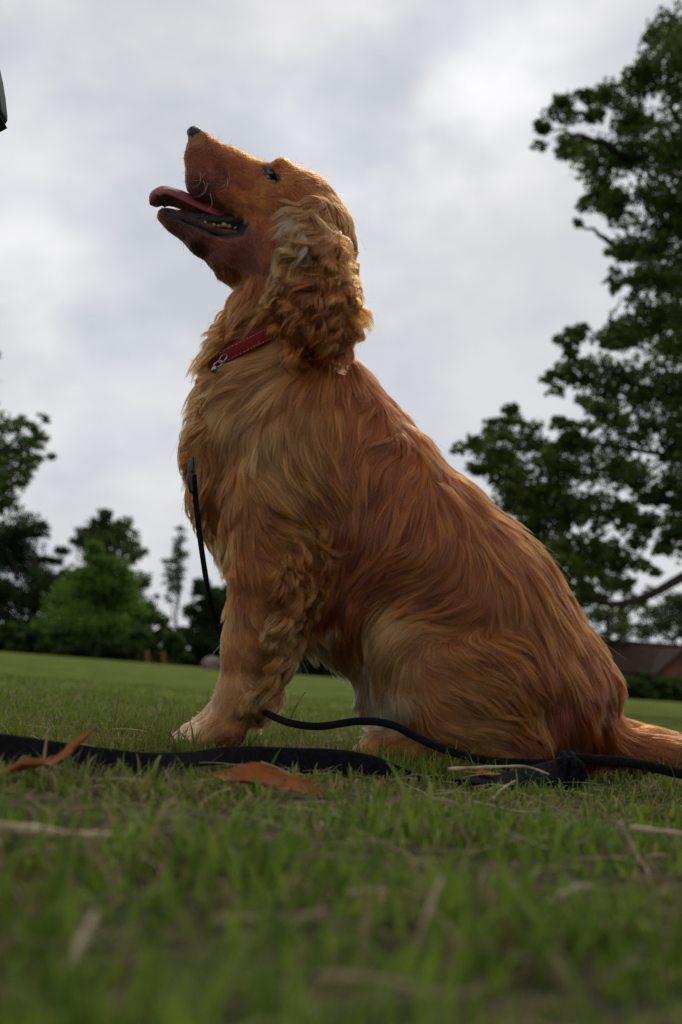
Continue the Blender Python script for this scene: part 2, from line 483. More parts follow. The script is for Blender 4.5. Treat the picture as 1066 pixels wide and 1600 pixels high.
def make_tree(name, label, cat, blobs, Y, leaf, cover, tA, tB, seed, trunk_px, trunk_r, depth=2.0, group=None, branches=8, elong=1.0, dark=.1, extra=None, top=None, limbs=(.55, .18)):
    r = np.random.default_rng(seed + 100)
    base = at(trunk_px, 1075, Y); base[2] = float(terrain(base[0], base[1]))
    root = empty(name, base); tag(root, label, cat, group)
    V, F, C = leaf_cloud(blobs, Y, leaf, cover, tA, tB, seed, depth, elong=elong, dark=dark)
    cr_ = np_mesh('crown', V, F, M_leaf, root, color=C); tag(cr_, kind='stuff')
    B = np.array([list(at(b[0], b[1], Y)) + [b[2]] for b in blobs])
    tz = B[:, 2].max() if top is None else top
    tp = np.array([base[0] + r.normal() * .2, Y, base[2] + (tz - base[2]) * .8])
    P = branch_path(base - np.array([0, 0, .1]), tp, 0, r, 9, .03)
    np_mesh('trunk', *tube(P, np.linspace(trunk_r, trunk_r * .3, 9), 10), M_bark, root, smooth_=True)
    parts = []
    for i in np.argsort(-B[:, 3])[:branches]:
        c = B[i, :3].copy()
        tt = np.clip((c[2] - base[2]) / max(tz - base[2], .1) * .75, .12, .95)
        s = P[int(tt * 8)]
        parts.append(tube(branch_path(s, c, r.uniform(-.06, .1), r, 7, .08), np.linspace(trunk_r * limbs[0] * .6, trunk_r * limbs[1] * .35, 7), 6))
    if extra: parts += extra
    if parts: np_mesh('branches', *join_geo(parts), M_bark, root, smooth_=True)
    return root

DG, MG, LG = (.03, .055, .013), (.065, .115, .02), (.085, .14, .03)
maple = [(1050, 60, 48), (1090, 120, 80), (1010, 120, 42), (958, 150, 34), (985, 190, 38), (925, 165, 30), (880, 175, 30), (850, 200, 20), (843, 228, 12),
         (900, 225, 34), (945, 250, 48), (1020, 235, 62), (1110, 240, 90), (940, 300, 30), (908, 318, 14), (903, 348, 10), (975, 318, 42), (1035, 330, 55), (1000, 385, 42),
         (960, 395, 20), (968, 440, 22), (1020, 450, 52), (1100, 400, 90), (1080, 520, 70), (1000, 510, 46), (958, 535, 34), (905, 520, 24), (885, 545, 24), (905, 575, 36), (862, 590, 20),
         (868, 610, 14), (955, 600, 48), (1020, 600, 52), (1090, 640, 70), (935, 650, 36), (985, 665, 42), (1050, 690, 44), (770, 660, 20), (805, 655, 26), (740, 690, 24), (775, 695, 36), (718, 700, 12),
         (830, 690, 34), (880, 675, 32), (905, 720, 46), (850, 740, 44), (800, 745, 40), (960, 730, 44), (1015, 760, 40), (1070, 770, 44), (840, 800, 46), (890, 800, 48), (950, 800, 44), (1005, 830, 36),
         (1050, 850, 30), (905, 860, 48), (960, 870, 40), (1015, 890, 20), (925, 905, 36), (1100, 830, 60), (1110, 730, 60), (1180, 300, 130), (1200, 520, 130), (1190, 720, 110), (1150, 60, 110), (1300, 150, 130), (1320, 420, 130), (1300, 650, 110), (800, 785, 38), (850, 845, 42), (885, 900, 40), (925, 925, 30), (762, 735, 28), (830, 775, 34), (975, 905, 24)]
rb_ = np.random.default_rng(3)
droop = [tube(catmull([at(1250, 800, 14.2), at(1130, 868, 14), at(1066, 902, 13.9), at(1010, 932, 13.8), at(955, 944, 13.7), at(905, 925, 13.6), at(860, 880, 13.6)], 22), np.linspace(.075, .018, 22), 8)]
for ax, ay, bx, by in [(1260, 700, 985, 400), (1260, 640, 1000, 250), (1260, 740, 905, 560), (1260, 760, 760, 700), (1000, 252, 860, 205), (985, 405, 905, 350), (1250, 800, 900, 800)]:
    droop.append(tube(branch_path(at(ax, ay, 14.2), at(bx, by, 13.9 + rb_.uniform(-.6, .6)), .05, rb_, 9, .05), np.linspace(.05, .010, 9), 6))
make_tree('maple_tree', 'big broadleaf tree with dark spreading leafy limbs filling the right edge', 'tree', maple, 14, .078, 2.15, (.04, .07, .015), (.12, .175, .035), 21, 1290, .32, 2.6, branches=10, extra=droop, dark=.22)
make_tree('broadleaf_tree', 'leafy tree poking in from the left edge with fresh green twigs against the sky', 'tree',
          [(12, 665, 22), (40, 660, 16), (68, 652, 11), (62, 680, 18), (25, 700, 34), (55, 715, 22), (80, 712, 10), (60, 690, 16), (40, 750, 20), (5, 740, 36), (15, 785, 26), (-35, 690, 60), (-60, 780, 70), (-3, 632, 11), (-2, 556, 6), (-60, 600, 50)], 19, .085, 1.4, (.045, .085, .015), (.11, .17, .03), 22, -190, .2, 1.5, branches=12)
make_tree('pine_tree', 'dark pine mass with gaps behind the left edge of the lawn', 'tree',
          [(30, 820, 34), (62, 835, 20), (0, 850, 45), (45, 880, 42), (88, 868, 22), (20, 930, 52), (70, 925, 42), (-40, 900, 70), (105, 905, 28), (118, 850, 14), (75, 975, 50), (10, 985, 50)], 70, .38, 4.4, (.018, .032, .012), (.04, .065, .02), 23, 40, .35, 5, elong=2.2)
make_tree('lime_tree', 'tall tree with open rounded crown rising behind the bright green one', 'tree',
          [(165, 808, 20), (150, 835, 28), (190, 828, 24), (128, 830, 14), (170, 860, 40), (205, 862, 20), (212, 910, 24), (200, 950, 34)], 78, .28, 2.8, (.05, .08, .02), (.10, .14, .04), 24, 175, .3, 4)
make_tree('round_tree', 'bright green rounded tree standing at the lawn edge on the left', 'tree',
          [(150, 870, 24), (140, 905, 40), (178, 905, 34), (118, 945, 44), (165, 950, 52), (205, 965, 30), (130, 990, 52), (185, 1000, 42), (90, 985, 34)], 58, .22, 3.6, (.07, .13, .018), (.16, .25, .04), 25, 150, .2, 4, dark=.04)
make_tree('birch_tree', 'thin wispy birch standing alone against the sky behind the dog chest', 'tree',
          [(281, 828, 8), (278, 845, 13), (283, 868, 17), (268, 880, 15), (282, 895, 14), (262, 905, 12), (275, 918, 15), (264, 935, 9)], 80, .19, 2.1, (.05, .075, .03), (.09, .12, .05), 26, 268, .12, 2, elong=1.5)
make_tree('scots_pine', 'small dark pine with flat tiers between the round tree and the birch', 'tree',
          [(232, 938, 9), (243, 932, 7), (225, 952, 12), (240, 962, 14)], 74, .2, 2.6, (.015, .026, .012), (.03, .045, .018), 27, 233, .14, 2, elong=2)
def shrub(name, label, cat, blobs, Y, leaf, cover, tA, tB, seed, depth=2, group=None, dark=.06):
    c = at(np.mean([b[0] for b in blobs]), 1075, Y); c[2] = float(terrain(c[0], c[1]))
    root = empty(name, c); tag(root, label, cat, group)
    V, F, C = leaf_cloud(blobs, Y, leaf, cover, tA, tB, seed, depth, dark=dark)
    g = terrain(V[:, 0], V[:, 1]); V[:, 2] = np.maximum(V[:, 2], g + .01)
    tag(np_mesh('foliage', V, F, M_leaf, root, color=C), kind='stuff')
    r = np.random.default_rng(seed); parts = []
    for b in blobs[:14]:
        e = at(b[0], b[1], Y); s = np.array([e[0] + r.normal() * .1, e[1], float(terrain(e[0], e[1])) - .05])
        if e[2] < s[2] + .1: e[2] = s[2] + .3
        parts.append(tube(branch_path(s, e, 0, r, 5, .05), np.linspace(.03, .01, 5), 5))
    tag(np_mesh('stems', *join_geo(parts), M_bark, root, smooth_=True), kind='stuff')
    return root
shrub('shrub', 'low dark green bushes at the far left edge of the lawn', 'shrub', [(x, 1000 - 6 * (x % 3), 26) for x in range(-60, 120, 24)] + [(x, 1018, 15) for x in range(-60, 130, 20)], 55, .28, 5, DG, MG, 31, 2)
shrub('shrub', 'mid green bush behind the two orange stakes', 'shrub', [(222, 1000, 24), (248, 985, 26), (272, 1000, 22), (235, 1018, 20), (265, 1020, 20), (210, 1022, 16), (285, 1028, 14)], 56, .25, 5, DG, MG, 32, 2)
shrub('shrub', 'tall rounded bush right behind the dog foreleg', 'shrub', [(330, 925, 26), (350, 945, 34), (312, 960, 28), (335, 990, 40), (300, 1000, 26), (310, 1028, 22), (350, 1020, 30), (375, 960, 36), (395, 1000, 40)], 60, .26, 4.5, DG, (.05, .09, .02), 33, 3)
shrub('shrub', 'darker bushes filling the foot of the round tree', 'shrub', [(x, 1010 + (x - 110) * .06, 20) for x in range(112, 220, 18)] + [(x, 1022 + (x - 110) * .06, 12) for x in range(105, 225, 15)], 54, .25, 5, (.02, .04, .01), (.04, .07, .016), 34, 1)
shrub('hedge', 'long dark hedge seen under the dog belly', 'hedge', [(x, 1036 + (x - 400) * .075, 17) for x in range(370, 960, 22)] + [(x, 1046 + (x - 400) * .075, 14) for x in range(370, 960, 14)] + [(x, 1022 + (x - 400) * .075, 18) for x in range(380, 560, 18)], 57, .26, 6, (.02, .035, .01), (.035, .055, .014), 35, 1)
shrub('hedge', 'clipped green hedge in front of the red brick house', 'hedge', [(x, 1066 + (x - 980) * .07 + 4 * ((x // 20) % 2), 19) for x in range(968, 1250, 20)] + [(x, 1084 + (x - 980) * .07, 14) for x in range(966, 1250, 18)], 40, .17, 5, (.03, .055, .012), (.055, .10, .018), 36, 1)
shrub('flower_bed', 'low dark planted bed round the two orange stakes', 'plants', [(x, 1043 + (x - 240) * .09, 6) for x in range(212, 276, 7)], 42, .09, 2.2, (.02, .035, .012), (.03, .055, .018), 37, .6)
make_tree('ash_tree', 'pale leafy tree far behind the house roof at right', 'tree', [(925, 955, 26), (960, 920, 26), (955, 965, 30), (990, 945, 26), (935, 990, 20), (970, 990, 24), (905, 985, 20)], 66, .24, 1.5, (.05, .085, .02), (.12, .17, .05), 41, 950, .25, 3)
make_tree('ash_tree', 'grey green tree over the house gable at the right edge', 'tree', [(1030, 970, 30), (1060, 945, 30), (1010, 985, 20), (1050, 985, 26), (1090, 960, 40), (1130, 940, 50), (1015, 925, 12)], 80, .26, 1.6, (.045, .07, .03), (.08, .115, .05), 42, 1070, .28, 4)

belt = [(x, 1022 + .075 * (x - 240) + 5 * math.sin(x * .05), 24 + 6 * math.sin(x * .11)) for x in range(-500, 1600, 30)] + [(x, 1036 + .075 * (x - 240), 12) for x in range(-500, 1600, 18)]
V, F, C = leaf_cloud(belt, 105, .42, 4.5, DG, MG, 51, 6)
V[:, 2] = np.maximum(V[:, 2], terrain(V[:, 0], V[:, 1]))
tag(np_mesh('distant_wood', V, F, M_leaf, color=C), 'distant belt of dark trees along the horizon', kind='stuff')
# stakes, stone, house ------------------------------------------------------
M_stake = mat('stake_wood', (.20, .085, .03), .8, .2, noise=((.12, .055, .025), 8, .4, .6), bump=.5, bscale=30)
for i, (px, lab, tilt) in enumerate([(229, 'left one of two orange wooden stakes in the dark planted bed', .05), (256, 'right one of two orange wooden stakes in the dark planted bed', -.02)]):
    p = at(px, 1043, 42.6); p[2] = float(terrain(p[0], p[1]))
    t = at(px + tilt * 30, 1016 + (px - 229) * .08, 42.6)
    P = np.array([p - [0, 0, .1], (p + t) / 2, t - [0, 0, .03], t])
    o = np_mesh('wooden_stake', *tube(P, [.07, .07, .07, .03], 8), M_stake, origin=p)
    tag(o, lab, 'stake', 'wooden stakes in the planted bed')
def lump(c, rad, seed, n=14, amp=.15, sc=(1, 1, 1)):
    r = np.random.default_rng(seed)
    u = np.linspace(0, math.pi, n); v = np.linspace(0, 2 * math.pi, 2 * n + 1)[:-1]
    U, W = np.meshgrid(u, v, indexing='ij')
    D = np.stack([np.sin(U) * np.cos(W), np.sin(U) * np.sin(W), np.cos(U)], -1).reshape(-1, 3)
    k = r.normal(size=(8, 3)) * 2; ph = r.uniform(0, 6, 8)
    f = 1 + amp * np.sin(D @ k.T + ph).mean(1) * 2
    V = D * f[:, None] * rad * np.array(sc) + c
    m = 2 * n; F = []
    for i in range(n - 1):
        for j in range(m): F.append((i * m + j, (i + 1) * m + j, (i + 1) * m + (j + 1) % m, i * m + (j + 1) % m))
    return V, np.array(F)
M_stone = mat('pink_stone', (.20, .14, .12), .85, .3, noise=((.10, .07, .065), 5, .4, .6), bump=.6, bscale=20)
p = at(330, 1042, 34); p[2] = float(terrain(p[0], p[1])) + .12
tag(np_mesh('boulder', *lump(p, .27, 5, sc=(1, .9, .9)), M_stone, origin=p, smooth_=True), 'pinkish boulder on the lawn beside the dog foreleg', 'boulder')

def house():
    Y = 62.0
    g = at(1040, 1075, Y); g[2] = float(terrain(g[0], g[1]))
    root = empty('brick_house', g); tag(root, 'low red brick house with dark tiled roof and brick gable behind the hedge', 'house')
    xl = at(935, 1030, Y)[0]; xr = at(1420, 1075, Y)[0]
    z0 = g[2] - .2; ze = at(1000, 1050, Y)[2]; zr = at(1000, 1006, Y + 4)[2]
    M_brick = mat('brick_wall', (.17, .07, .045), .85, .2, noise=((.11, .05, .035), 3, .4, .6))
    M_tile = mat('roof_tile', (.06, .036, .028), .95, .03, noise=((.04, .028, .024), 2, .35, .65))
    M_trim = mat('white_trim', (.5, .5, .48), .6, .3); M_glass = mat('window_glass', (.03, .04, .05), .08, .6)
    np_mesh('wall', *box(((xl + xr) / 2, Y + 4, (z0 + ze) / 2), (xr - xl, 8, ze - z0)), M_brick, root)
    # tiled roof in courses, each course proud of the next
    parts = []
    n = 16
    for side in (-1, 1):
        for k in range(n):
            t0, t1 = k / n, (k + 1) / n
            y0 = Y + 4 + side * (4.4 * (1 - t0)); y1 = Y + 4 + side * (4.4 * (1 - t1))
            za = ze - .05 + (zr - ze) * t0; zb = ze - .05 + (zr - ze) * t1
            V = [(xl - .3, y0, za + .06), (xr + .3, y0, za + .06), (xr + .3, y1, zb + .02), (xl - .3, y1, zb + .02), (xl - .3, y0, za - .02), (xr + .3, y0, za - .02), (xr + .3, y1, zb - .08), (xl - .3, y1, zb - .08)]
            parts.append((V, [(0, 1, 2, 3), (4, 7, 6, 5), (0, 4, 5, 1), (2, 6, 7, 3), (1, 5, 6, 2), (0, 3, 7, 4)]))
    rf = np_mesh('roof', *join_geo(parts), M_tile, root)
    np_mesh('ridge', *tube([(xl - .3, Y + 4, zr + .02), (xr + .3, Y + 4, zr + .02)], .12, 8), M_tile, rf)
    # the cross gable of brick
    ga = at(1022, 1062, Y - 1.5)[0]; gb = at(1110, 1066, Y - 1.5)[0]; gm = at(1052, 1020, Y - 1.5)
    gz = at(1022, 1062, Y - 1.5)[2]
    gm = np.array([(ga + gb) / 2, 0, at(1052, 1018, Y - 1.5)[2]])
    V = [(ga, Y - 1.5, z0), (gb, Y - 1.5, z0), (gb, Y - 1.5, gz), (gm[0], Y - 1.5, gm[2]), (ga, Y - 1.5, gz), (gm[0], Y - 1.5, z0)]
    W = V + [(x, Y + 3, z) for x, y, z in V]
    F = [(0, 5, 3, 4), (5, 1, 2, 3), (0, 4, 10, 6), (1, 7, 8, 2), (4, 3, 9, 10), (3, 2, 8, 9), (6, 10, 9, 11), (11, 9, 8, 7)]
    np_mesh('gable', W, F, M_brick, root)
    for sx, e in ((-1, ga), (1, gb)):
        a = np.array([e + sx * .25, gz - .1]); b = np.array([gm[0], gm[2] + .12])
        V = [(a[0], Y - 1.8, a[1]), (b[0], Y - 1.8, b[1]), (b[0], Y + 3, b[1]), (a[0], Y + 3, a[1])]
        V += [(x, y, z + .12) for x, y, z in V]
        np_mesh('roof_slope', V, [(0, 3, 2, 1), (4, 5, 6, 7), (0, 1, 5, 4), (2, 3, 7, 6), (0, 4, 7, 3), (1, 2, 6, 5)], M_tile, root)
    for wx in (gb + 2, gb + 5, ):
        w = np_mesh('window', *box((wx, Y - .03, (z0 + ze) / 2 + .3), (1.3, .1, 1.1)), M_trim, root)
        np_mesh('pane', *box((wx, Y - .1, (z0 + ze) / 2 + .3), (1.1, .05, .9)), M_glass, w)
house()

# ------------------------------------------------------------------ the dog: one implicit body, meshed once
D = 1.25
S = D / FPX                        # metres per photo pixel at the dog
def P3(px, py, w=0.0):
    return at(px, py, D - w * S)
VOX = .0026
lo = np.array([min(at(215, 215, D)[0], at(240, 1190, D)[0]) - .02, D - .150, -.012]); hi = np.array([at(1170, 1190, D)[0] + .01, D + .150, at(400, 215, D)[2] + .02])
NX, NY, NZ = [int(math.ceil((hi[i] - lo[i]) / VOX)) for i in range(3)]
gx, gy, gz = [lo[i] + VOX * np.arange(n) for i, n in enumerate((NX, NY, NZ))]
FAR = .05
Fd = np.full((NX, NY, NZ), FAR, np.float32)
def cone_sdf(a, b, ra, rb, q, bbox_pad):
    """rounded cone; q squashes its section across the dog (Y)"""
    lo_ = np.minimum(a - ra, b - rb) - bbox_pad; hi_ = np.maximum(a + ra, b + rb) + bbox_pad
    sl = []
    for i, n in enumerate((NX, NY, NZ)):
        s0 = max(0, int((lo_[i] - lo[i]) / VOX)); s1 = min(n, int((hi_[i] - lo[i]) / VOX) + 2)
        sl.append(slice(s0, max(s1, s0)))
    X, Y, Z = gx[sl[0]][:, None, None], gy[sl[1]][None, :, None], gz[sl[2]][None, None, :]
    ab = b - a; L2 = ab @ ab + 1e-12
    t = np.clip(((X - a[0]) * ab[0] + (Y - a[1]) * ab[1] * .999 + (Z - a[2]) * ab[2]) / L2, 0, 1)
    dy = (Y - (a[1] + ab[1] * t)) / q
    d = np.sqrt((X - (a[0] + ab[0] * t)) ** 2 + dy ** 2 + (Z - (a[2] + ab[2] * t)) ** 2) - (ra + (rb - ra) * t)
    if q < 1: d = d * (q + (1 - q) * .35)
    return tuple(sl), d.astype(np.float32)
def add(a, b, ra, rb=None, q=1.0, k=14, sub=False):
    """a, b = (px,py,w); radii and blend in photo pixels"""
    rb = ra if rb is None else rb
    A, B = P3(*a), P3(*b)
    k = k * S
    sl, d = cone_sdf(A, B, ra * S, rb * S, q, FAR * .9 if not sub else k + .004)
    f = Fd[sl]
    if not sub:
        h = np.clip(.5 + .5 * (f - d) / k, 0, 1)
        Fd[sl] = f * (1 - h) + d * h - k * h * (1 - h)
    else:
        d = -d
        h = np.clip(.5 - .5 * (f - d) / k, 0, 1)
        Fd[sl] = f * (1 - h) + d * h + k * h * (1 - h)
# torso
add((462, 700, 0), (640, 872, 0), 118, 134, .80, 30)
add((640, 872, 0), (735, 955, 0), 134, 132, .82, 30)
add((735, 955, 0), (828, 1068, 0), 132, 118, .88, 30)
add((828, 1090, 0), (850, 1120, 0), 105, 92, 1.0, 30)
add((532, 645, 0), (600, 738, 0), 62, 74, .85, 34)
add((480, 640, 0), (450, 520, 0), 96, 72, .80, 34)           # neck
add((450, 520, 0), (440, 430, 0), 72, 66, .80, 30)
add((385, 700, 0), (380, 760, 0), 74, 64, .85, 30)           # breast
add((400, 790, 0), (420, 850, 0), 60, 50, .9, 30)
add((368, 600, 0), (362, 690, 0), 38, 38, 1.0, 40)
add((362, 690, 0), (360, 780, 0), 38, 34, 1.0, 30)
add((396, 500, 0), (378, 590, 0), 36, 38, 1.0, 30)
add((440, 850, 0), (560, 960, 0), 76, 72, .9, 40)            # brisket to belly
add((560, 960, 0), (625, 1040, 0), 66, 60, .9, 40)
add((615, 1060, 0), (600, 1110, 0), 46, 34, 1.2, 30)
for sgn in (1, -1):
    # shoulder, forearm, paw
    fo = 0 if sgn > 0 else -20
    add((470, 690, 48 * sgn), (428, 800, 66 * sgn), 72, 64, .62, 26)
    add((428, 800, 66 * sgn), (416, 900, 68 * sgn), 62, 52, .66, 12)
    add((416, 900, 68 * sgn), (392, 1010, 64 * sgn), 52, 39, .74, 12)
    add((394, 1010, 62 * sgn), (374, 1088, 62 * sgn), 40, 31, .84, 18)
    add((374, 1088, 62 * sgn), (352 + fo, 1138, 62 * sgn), 31, 28, .95, 16)
    add((352 + fo, 1140, 62 * sgn), (318 + fo, 1150, 62 * sgn), 26, 20, 1.15, 12)
    for tw in (-21, -7, 7, 21):
        add((322 + fo, 1150, 62 * sgn + tw), (296 + fo + abs(tw) * .5, 1157, 62 * sgn + tw * 1.15), 14, 12, .8, 4)
    # thigh, shin, hock, hind foot
    add((750, 1064, 72 * sgn), (690, 1082, 82 * sgn), 100, 90, .62, 8)
    add((700, 1062, 78 * sgn), (640, 1012, 92 * sgn), 84, 52, .62, 14)
    add((648, 1030, 92 * sgn), (700, 1120, 96 * sgn), 52, 50, .60, 12)
    add((700, 1125, 88 * sgn), (830, 1158, 80 * sgn), 46, 30, .72, 20)
    add((830, 1172, 80 * sgn), (640, 1176, 84 * sgn), 24, 23, .95, 14)
    add((640, 1172, 84 * sgn), (588, 1170, 84 * sgn), 27, 24, 1.25, 12)
    for tw in (-24, -8, 8, 24):
        add((592, 1172, 84 * sgn + tw), (562 + abs(tw) * .5, 1178, 84 * sgn + tw * 1.1), 16, 14, .75, 4)
# tail
add((880, 1098, 0), (884, 1130, 0), 84, 72, 1.0, 20)
add((940, 1156, 0), (1010, 1174, 12), 34, 25, 1, 12)
add((1010, 1174, 12), (1120, 1190, 20), 26, 18, 1, 14)
# head: skull, brow, cheeks, muzzle
add((462, 332, 0), (478, 358, 0), 68, 60, .98, 20)
add((432, 300, 0), (448, 318, 0), 38, 52, 1.15, 18)
add((486, 372, 0), (450, 430, 0), 62, 64, .88, 26)
add((412, 372, 26), (440, 392, 26), 40, 48, .8, 18); add((412, 372, -26), (440, 392, -26), 40, 48, .8, 18)
add((424, 300, 0), (360, 268, 0), 41, 33, .86, 16)            # bridge
add((360, 268, 0), (312, 226, 0), 33, 19, 1.0, 14)
add((395, 306, 0), (330, 268, 0), 40, 30, .92, 14)
for s in (1, -1):
    add((310, 246, 13 * s), (318, 286, 18 * s), 22, 24, .8, 10)   # flews
    add((318, 284, 19 * s), (362, 308, 28 * s), 24, 15, .62, 12)
    add((362, 308, 30 * s), (408, 338, 34 * s), 14, 22, .6, 10)
    add((440, 262, 34 * s), (456, 285, 42 * s), 15, 18, .8, 12)  # brow
    add((418, 292, 34 * s), (402, 320, 36 * s), 16, 18, .7, 14)    # cheekbone
add((306, 213, 0), (316, 222, 0), 13, 15, 1.15, 6)
# lower jaw
add((272, 346, 0), (318, 376, 0), 15, 21, 1.5, 10)
add((318, 376, 0), (372, 400, 0), 21, 38, 1.15, 14)
add((372, 402, 0), (420, 412, 0), 38, 50, 1.0, 22)
add((258, 338, 0), (272, 346, 0), 11, 14, 1.9, 6)
# open mouth cut right through between the jaws
for s in (1, -1):
    add((292, 322, 34 * s), (338, 338, 40 * s), 8, 13, 1.6, 5, True)
    add((338, 338, 42 * s), (370, 348, 44 * s), 15, 15, 1.7, 5, True)
add((262, 318, 0), (292, 324, 0), 6, 9, 5.5, 5, True)
add((290, 338, 0), (332, 350, 0), 10, 13, 1.7, 6)
add((332, 350, 0), (378, 352, 0), 13, 15, 1.8, 6)
add((318, 312, 0), (380, 338, 0), 10, 14, 1.6, 6)
# eye sockets
EYE = (425, 273, 37)
for s in (1, -1):
    add((415, 266, 50 * s), (430, 279, 50 * s), 3.6, 5.2, 3.5, 3, True)
# nostrils
for s in (1, -1):
    add((299, 211, 11 * s), (302, 213, 13 * s), 2.6, 2.2, 1, 2, True)
Fd_bare = Fd.copy()
# ears: long heavy flaps
add((486, 334, 62), (490, 400, 84), 26, 37, .42, 14)
add((490, 400, 84), (496, 478, 88), 38, 49, .40, 12)
add((484, 330, -62), (502, 400, -80), 22, 38, .42, 14)
add((502, 400, -80), (510, 485, -84), 38, 46, .42, 12)

def sdf_at(P, Fd=Fd):
    """field value and gradient (trilinear / central differences)"""
    g = (P - lo) / VOX
    g = np.clip(g, 1.01, np.array([NX, NY, NZ]) - 2.02)
    def val(q):
        i = q.astype(int); f = (q - i).astype(np.float32); r = 0
        for dx in (0, 1):
            wx = f[:, 0] if dx else 1 - f[:, 0]
            for dy in (0, 1):
                wy = f[:, 1] if dy else 1 - f[:, 1]
                for dz in (0, 1):
                    wz = f[:, 2] if dz else 1 - f[:, 2]
                    r = r + Fd[i[:, 0] + dx, i[:, 1] + dy, i[:, 2] + dz] * wx * wy * wz
        return r
    v = val(g); G = np.zeros_like(P)
    for k in range(3):
        e = np.zeros(3); e[k] = 1
        G[:, k] = val(np.clip(g + e, 1, np.array([NX, NY, NZ]) - 2.01)) - val(np.clip(g - e, 0, None))
    G /= np.linalg.norm(G, axis=1)[:, None] + 1e-9
    return v, G

def surface_nets():
    ins = Fd < 0
    c = ins[:-1, :-1, :-1].astype(np.int8)
    for o in [(0, 0, 1), (0, 1, 0), (0, 1, 1), (1, 0, 0), (1, 0, 1), (1, 1, 0), (1, 1, 1)]:
        c += ins[o[0]:NX - 1 + o[0], o[1]:NY - 1 + o[1], o[2]:NZ - 1 + o[2]]
    act = (c > 0) & (c < 8)
    I = np.argwhere(act)
    idx = np.full(act.shape, -1, np.int32); idx[act] = np.arange(len(I))
    acc = np.zeros((len(I), 3)); cnt = np.zeros(len(I))
    cor = [np.array(o) for o in [(x, y, z) for x in (0, 1) for y in (0, 1) for z in (0, 1)]]
    cv = [Fd[I[:, 0] + o[0], I[:, 1] + o[1], I[:, 2] + o[2]] for o in cor]
    for i in range(8):
        for j in range(i + 1, 8):
            if np.abs(cor[i] - cor[j]).sum() != 1: continue
            m = (cv[i] < 0) != (cv[j] < 0)
            t = cv[i][m] / (cv[i][m] - cv[j][m])
            acc[m] += cor[i] + (cor[j] - cor[i]) * t[:, None]; cnt[m] += 1
    V = lo + VOX * (I + acc / cnt[:, None])
    Fs = []
    for ax in range(3):
        sh = [slice(1, -1)] * 3; a = ins[tuple(sh)].copy()
        sh2 = list(sh); sh2[ax] = slice(2, None); b = ins[tuple(sh2)]
        E = np.argwhere(a != b) + 1
        flip = ins[E[:, 0], E[:, 1], E[:, 2]]
        u, v = [(1, 2), (2, 0), (0, 1)][ax]
        eu = np.zeros(3, int); ev = np.zeros(3, int); eu[u] = 1; ev[v] = 1
        ok = (E < np.array([NX, NY, NZ]) - 1).all(1); E = E[ok]; flip = flip[ok]
        q = [idx[tuple((E - eu - ev).T)], idx[tuple((E - ev).T)], idx[tuple(E.T)], idx[tuple((E - eu).T)]]
        Q = np.stack(q, 1); Q[~flip] = Q[~flip][:, ::-1]
        Fs.append(Q[(Q >= 0).all(1)])
    return V, np.concatenate(Fs)
BV, BF = surface_nets()
nv = len(BV)
# keep only the biggest connected piece's verts implicitly: relax slightly
e = np.concatenate([BF[:, [0, 1]], BF[:, [1, 2]], BF[:, [2, 3]], BF[:, [3, 0]]])
for it in range(2):
    acc = np.zeros((nv, 3)); cnt = np.zeros(nv)
    for k in range(3):
        acc[:, k] = np.bincount(e[:, 0], BV[e[:, 1], k], nv) + np.bincount(e[:, 1], BV[e[:, 0], k], nv)
    cnt = np.bincount(e[:, 0], minlength=nv) + np.bincount(e[:, 1], minlength=nv)
    BV = BV * .5 + .5 * acc / cnt[:, None]

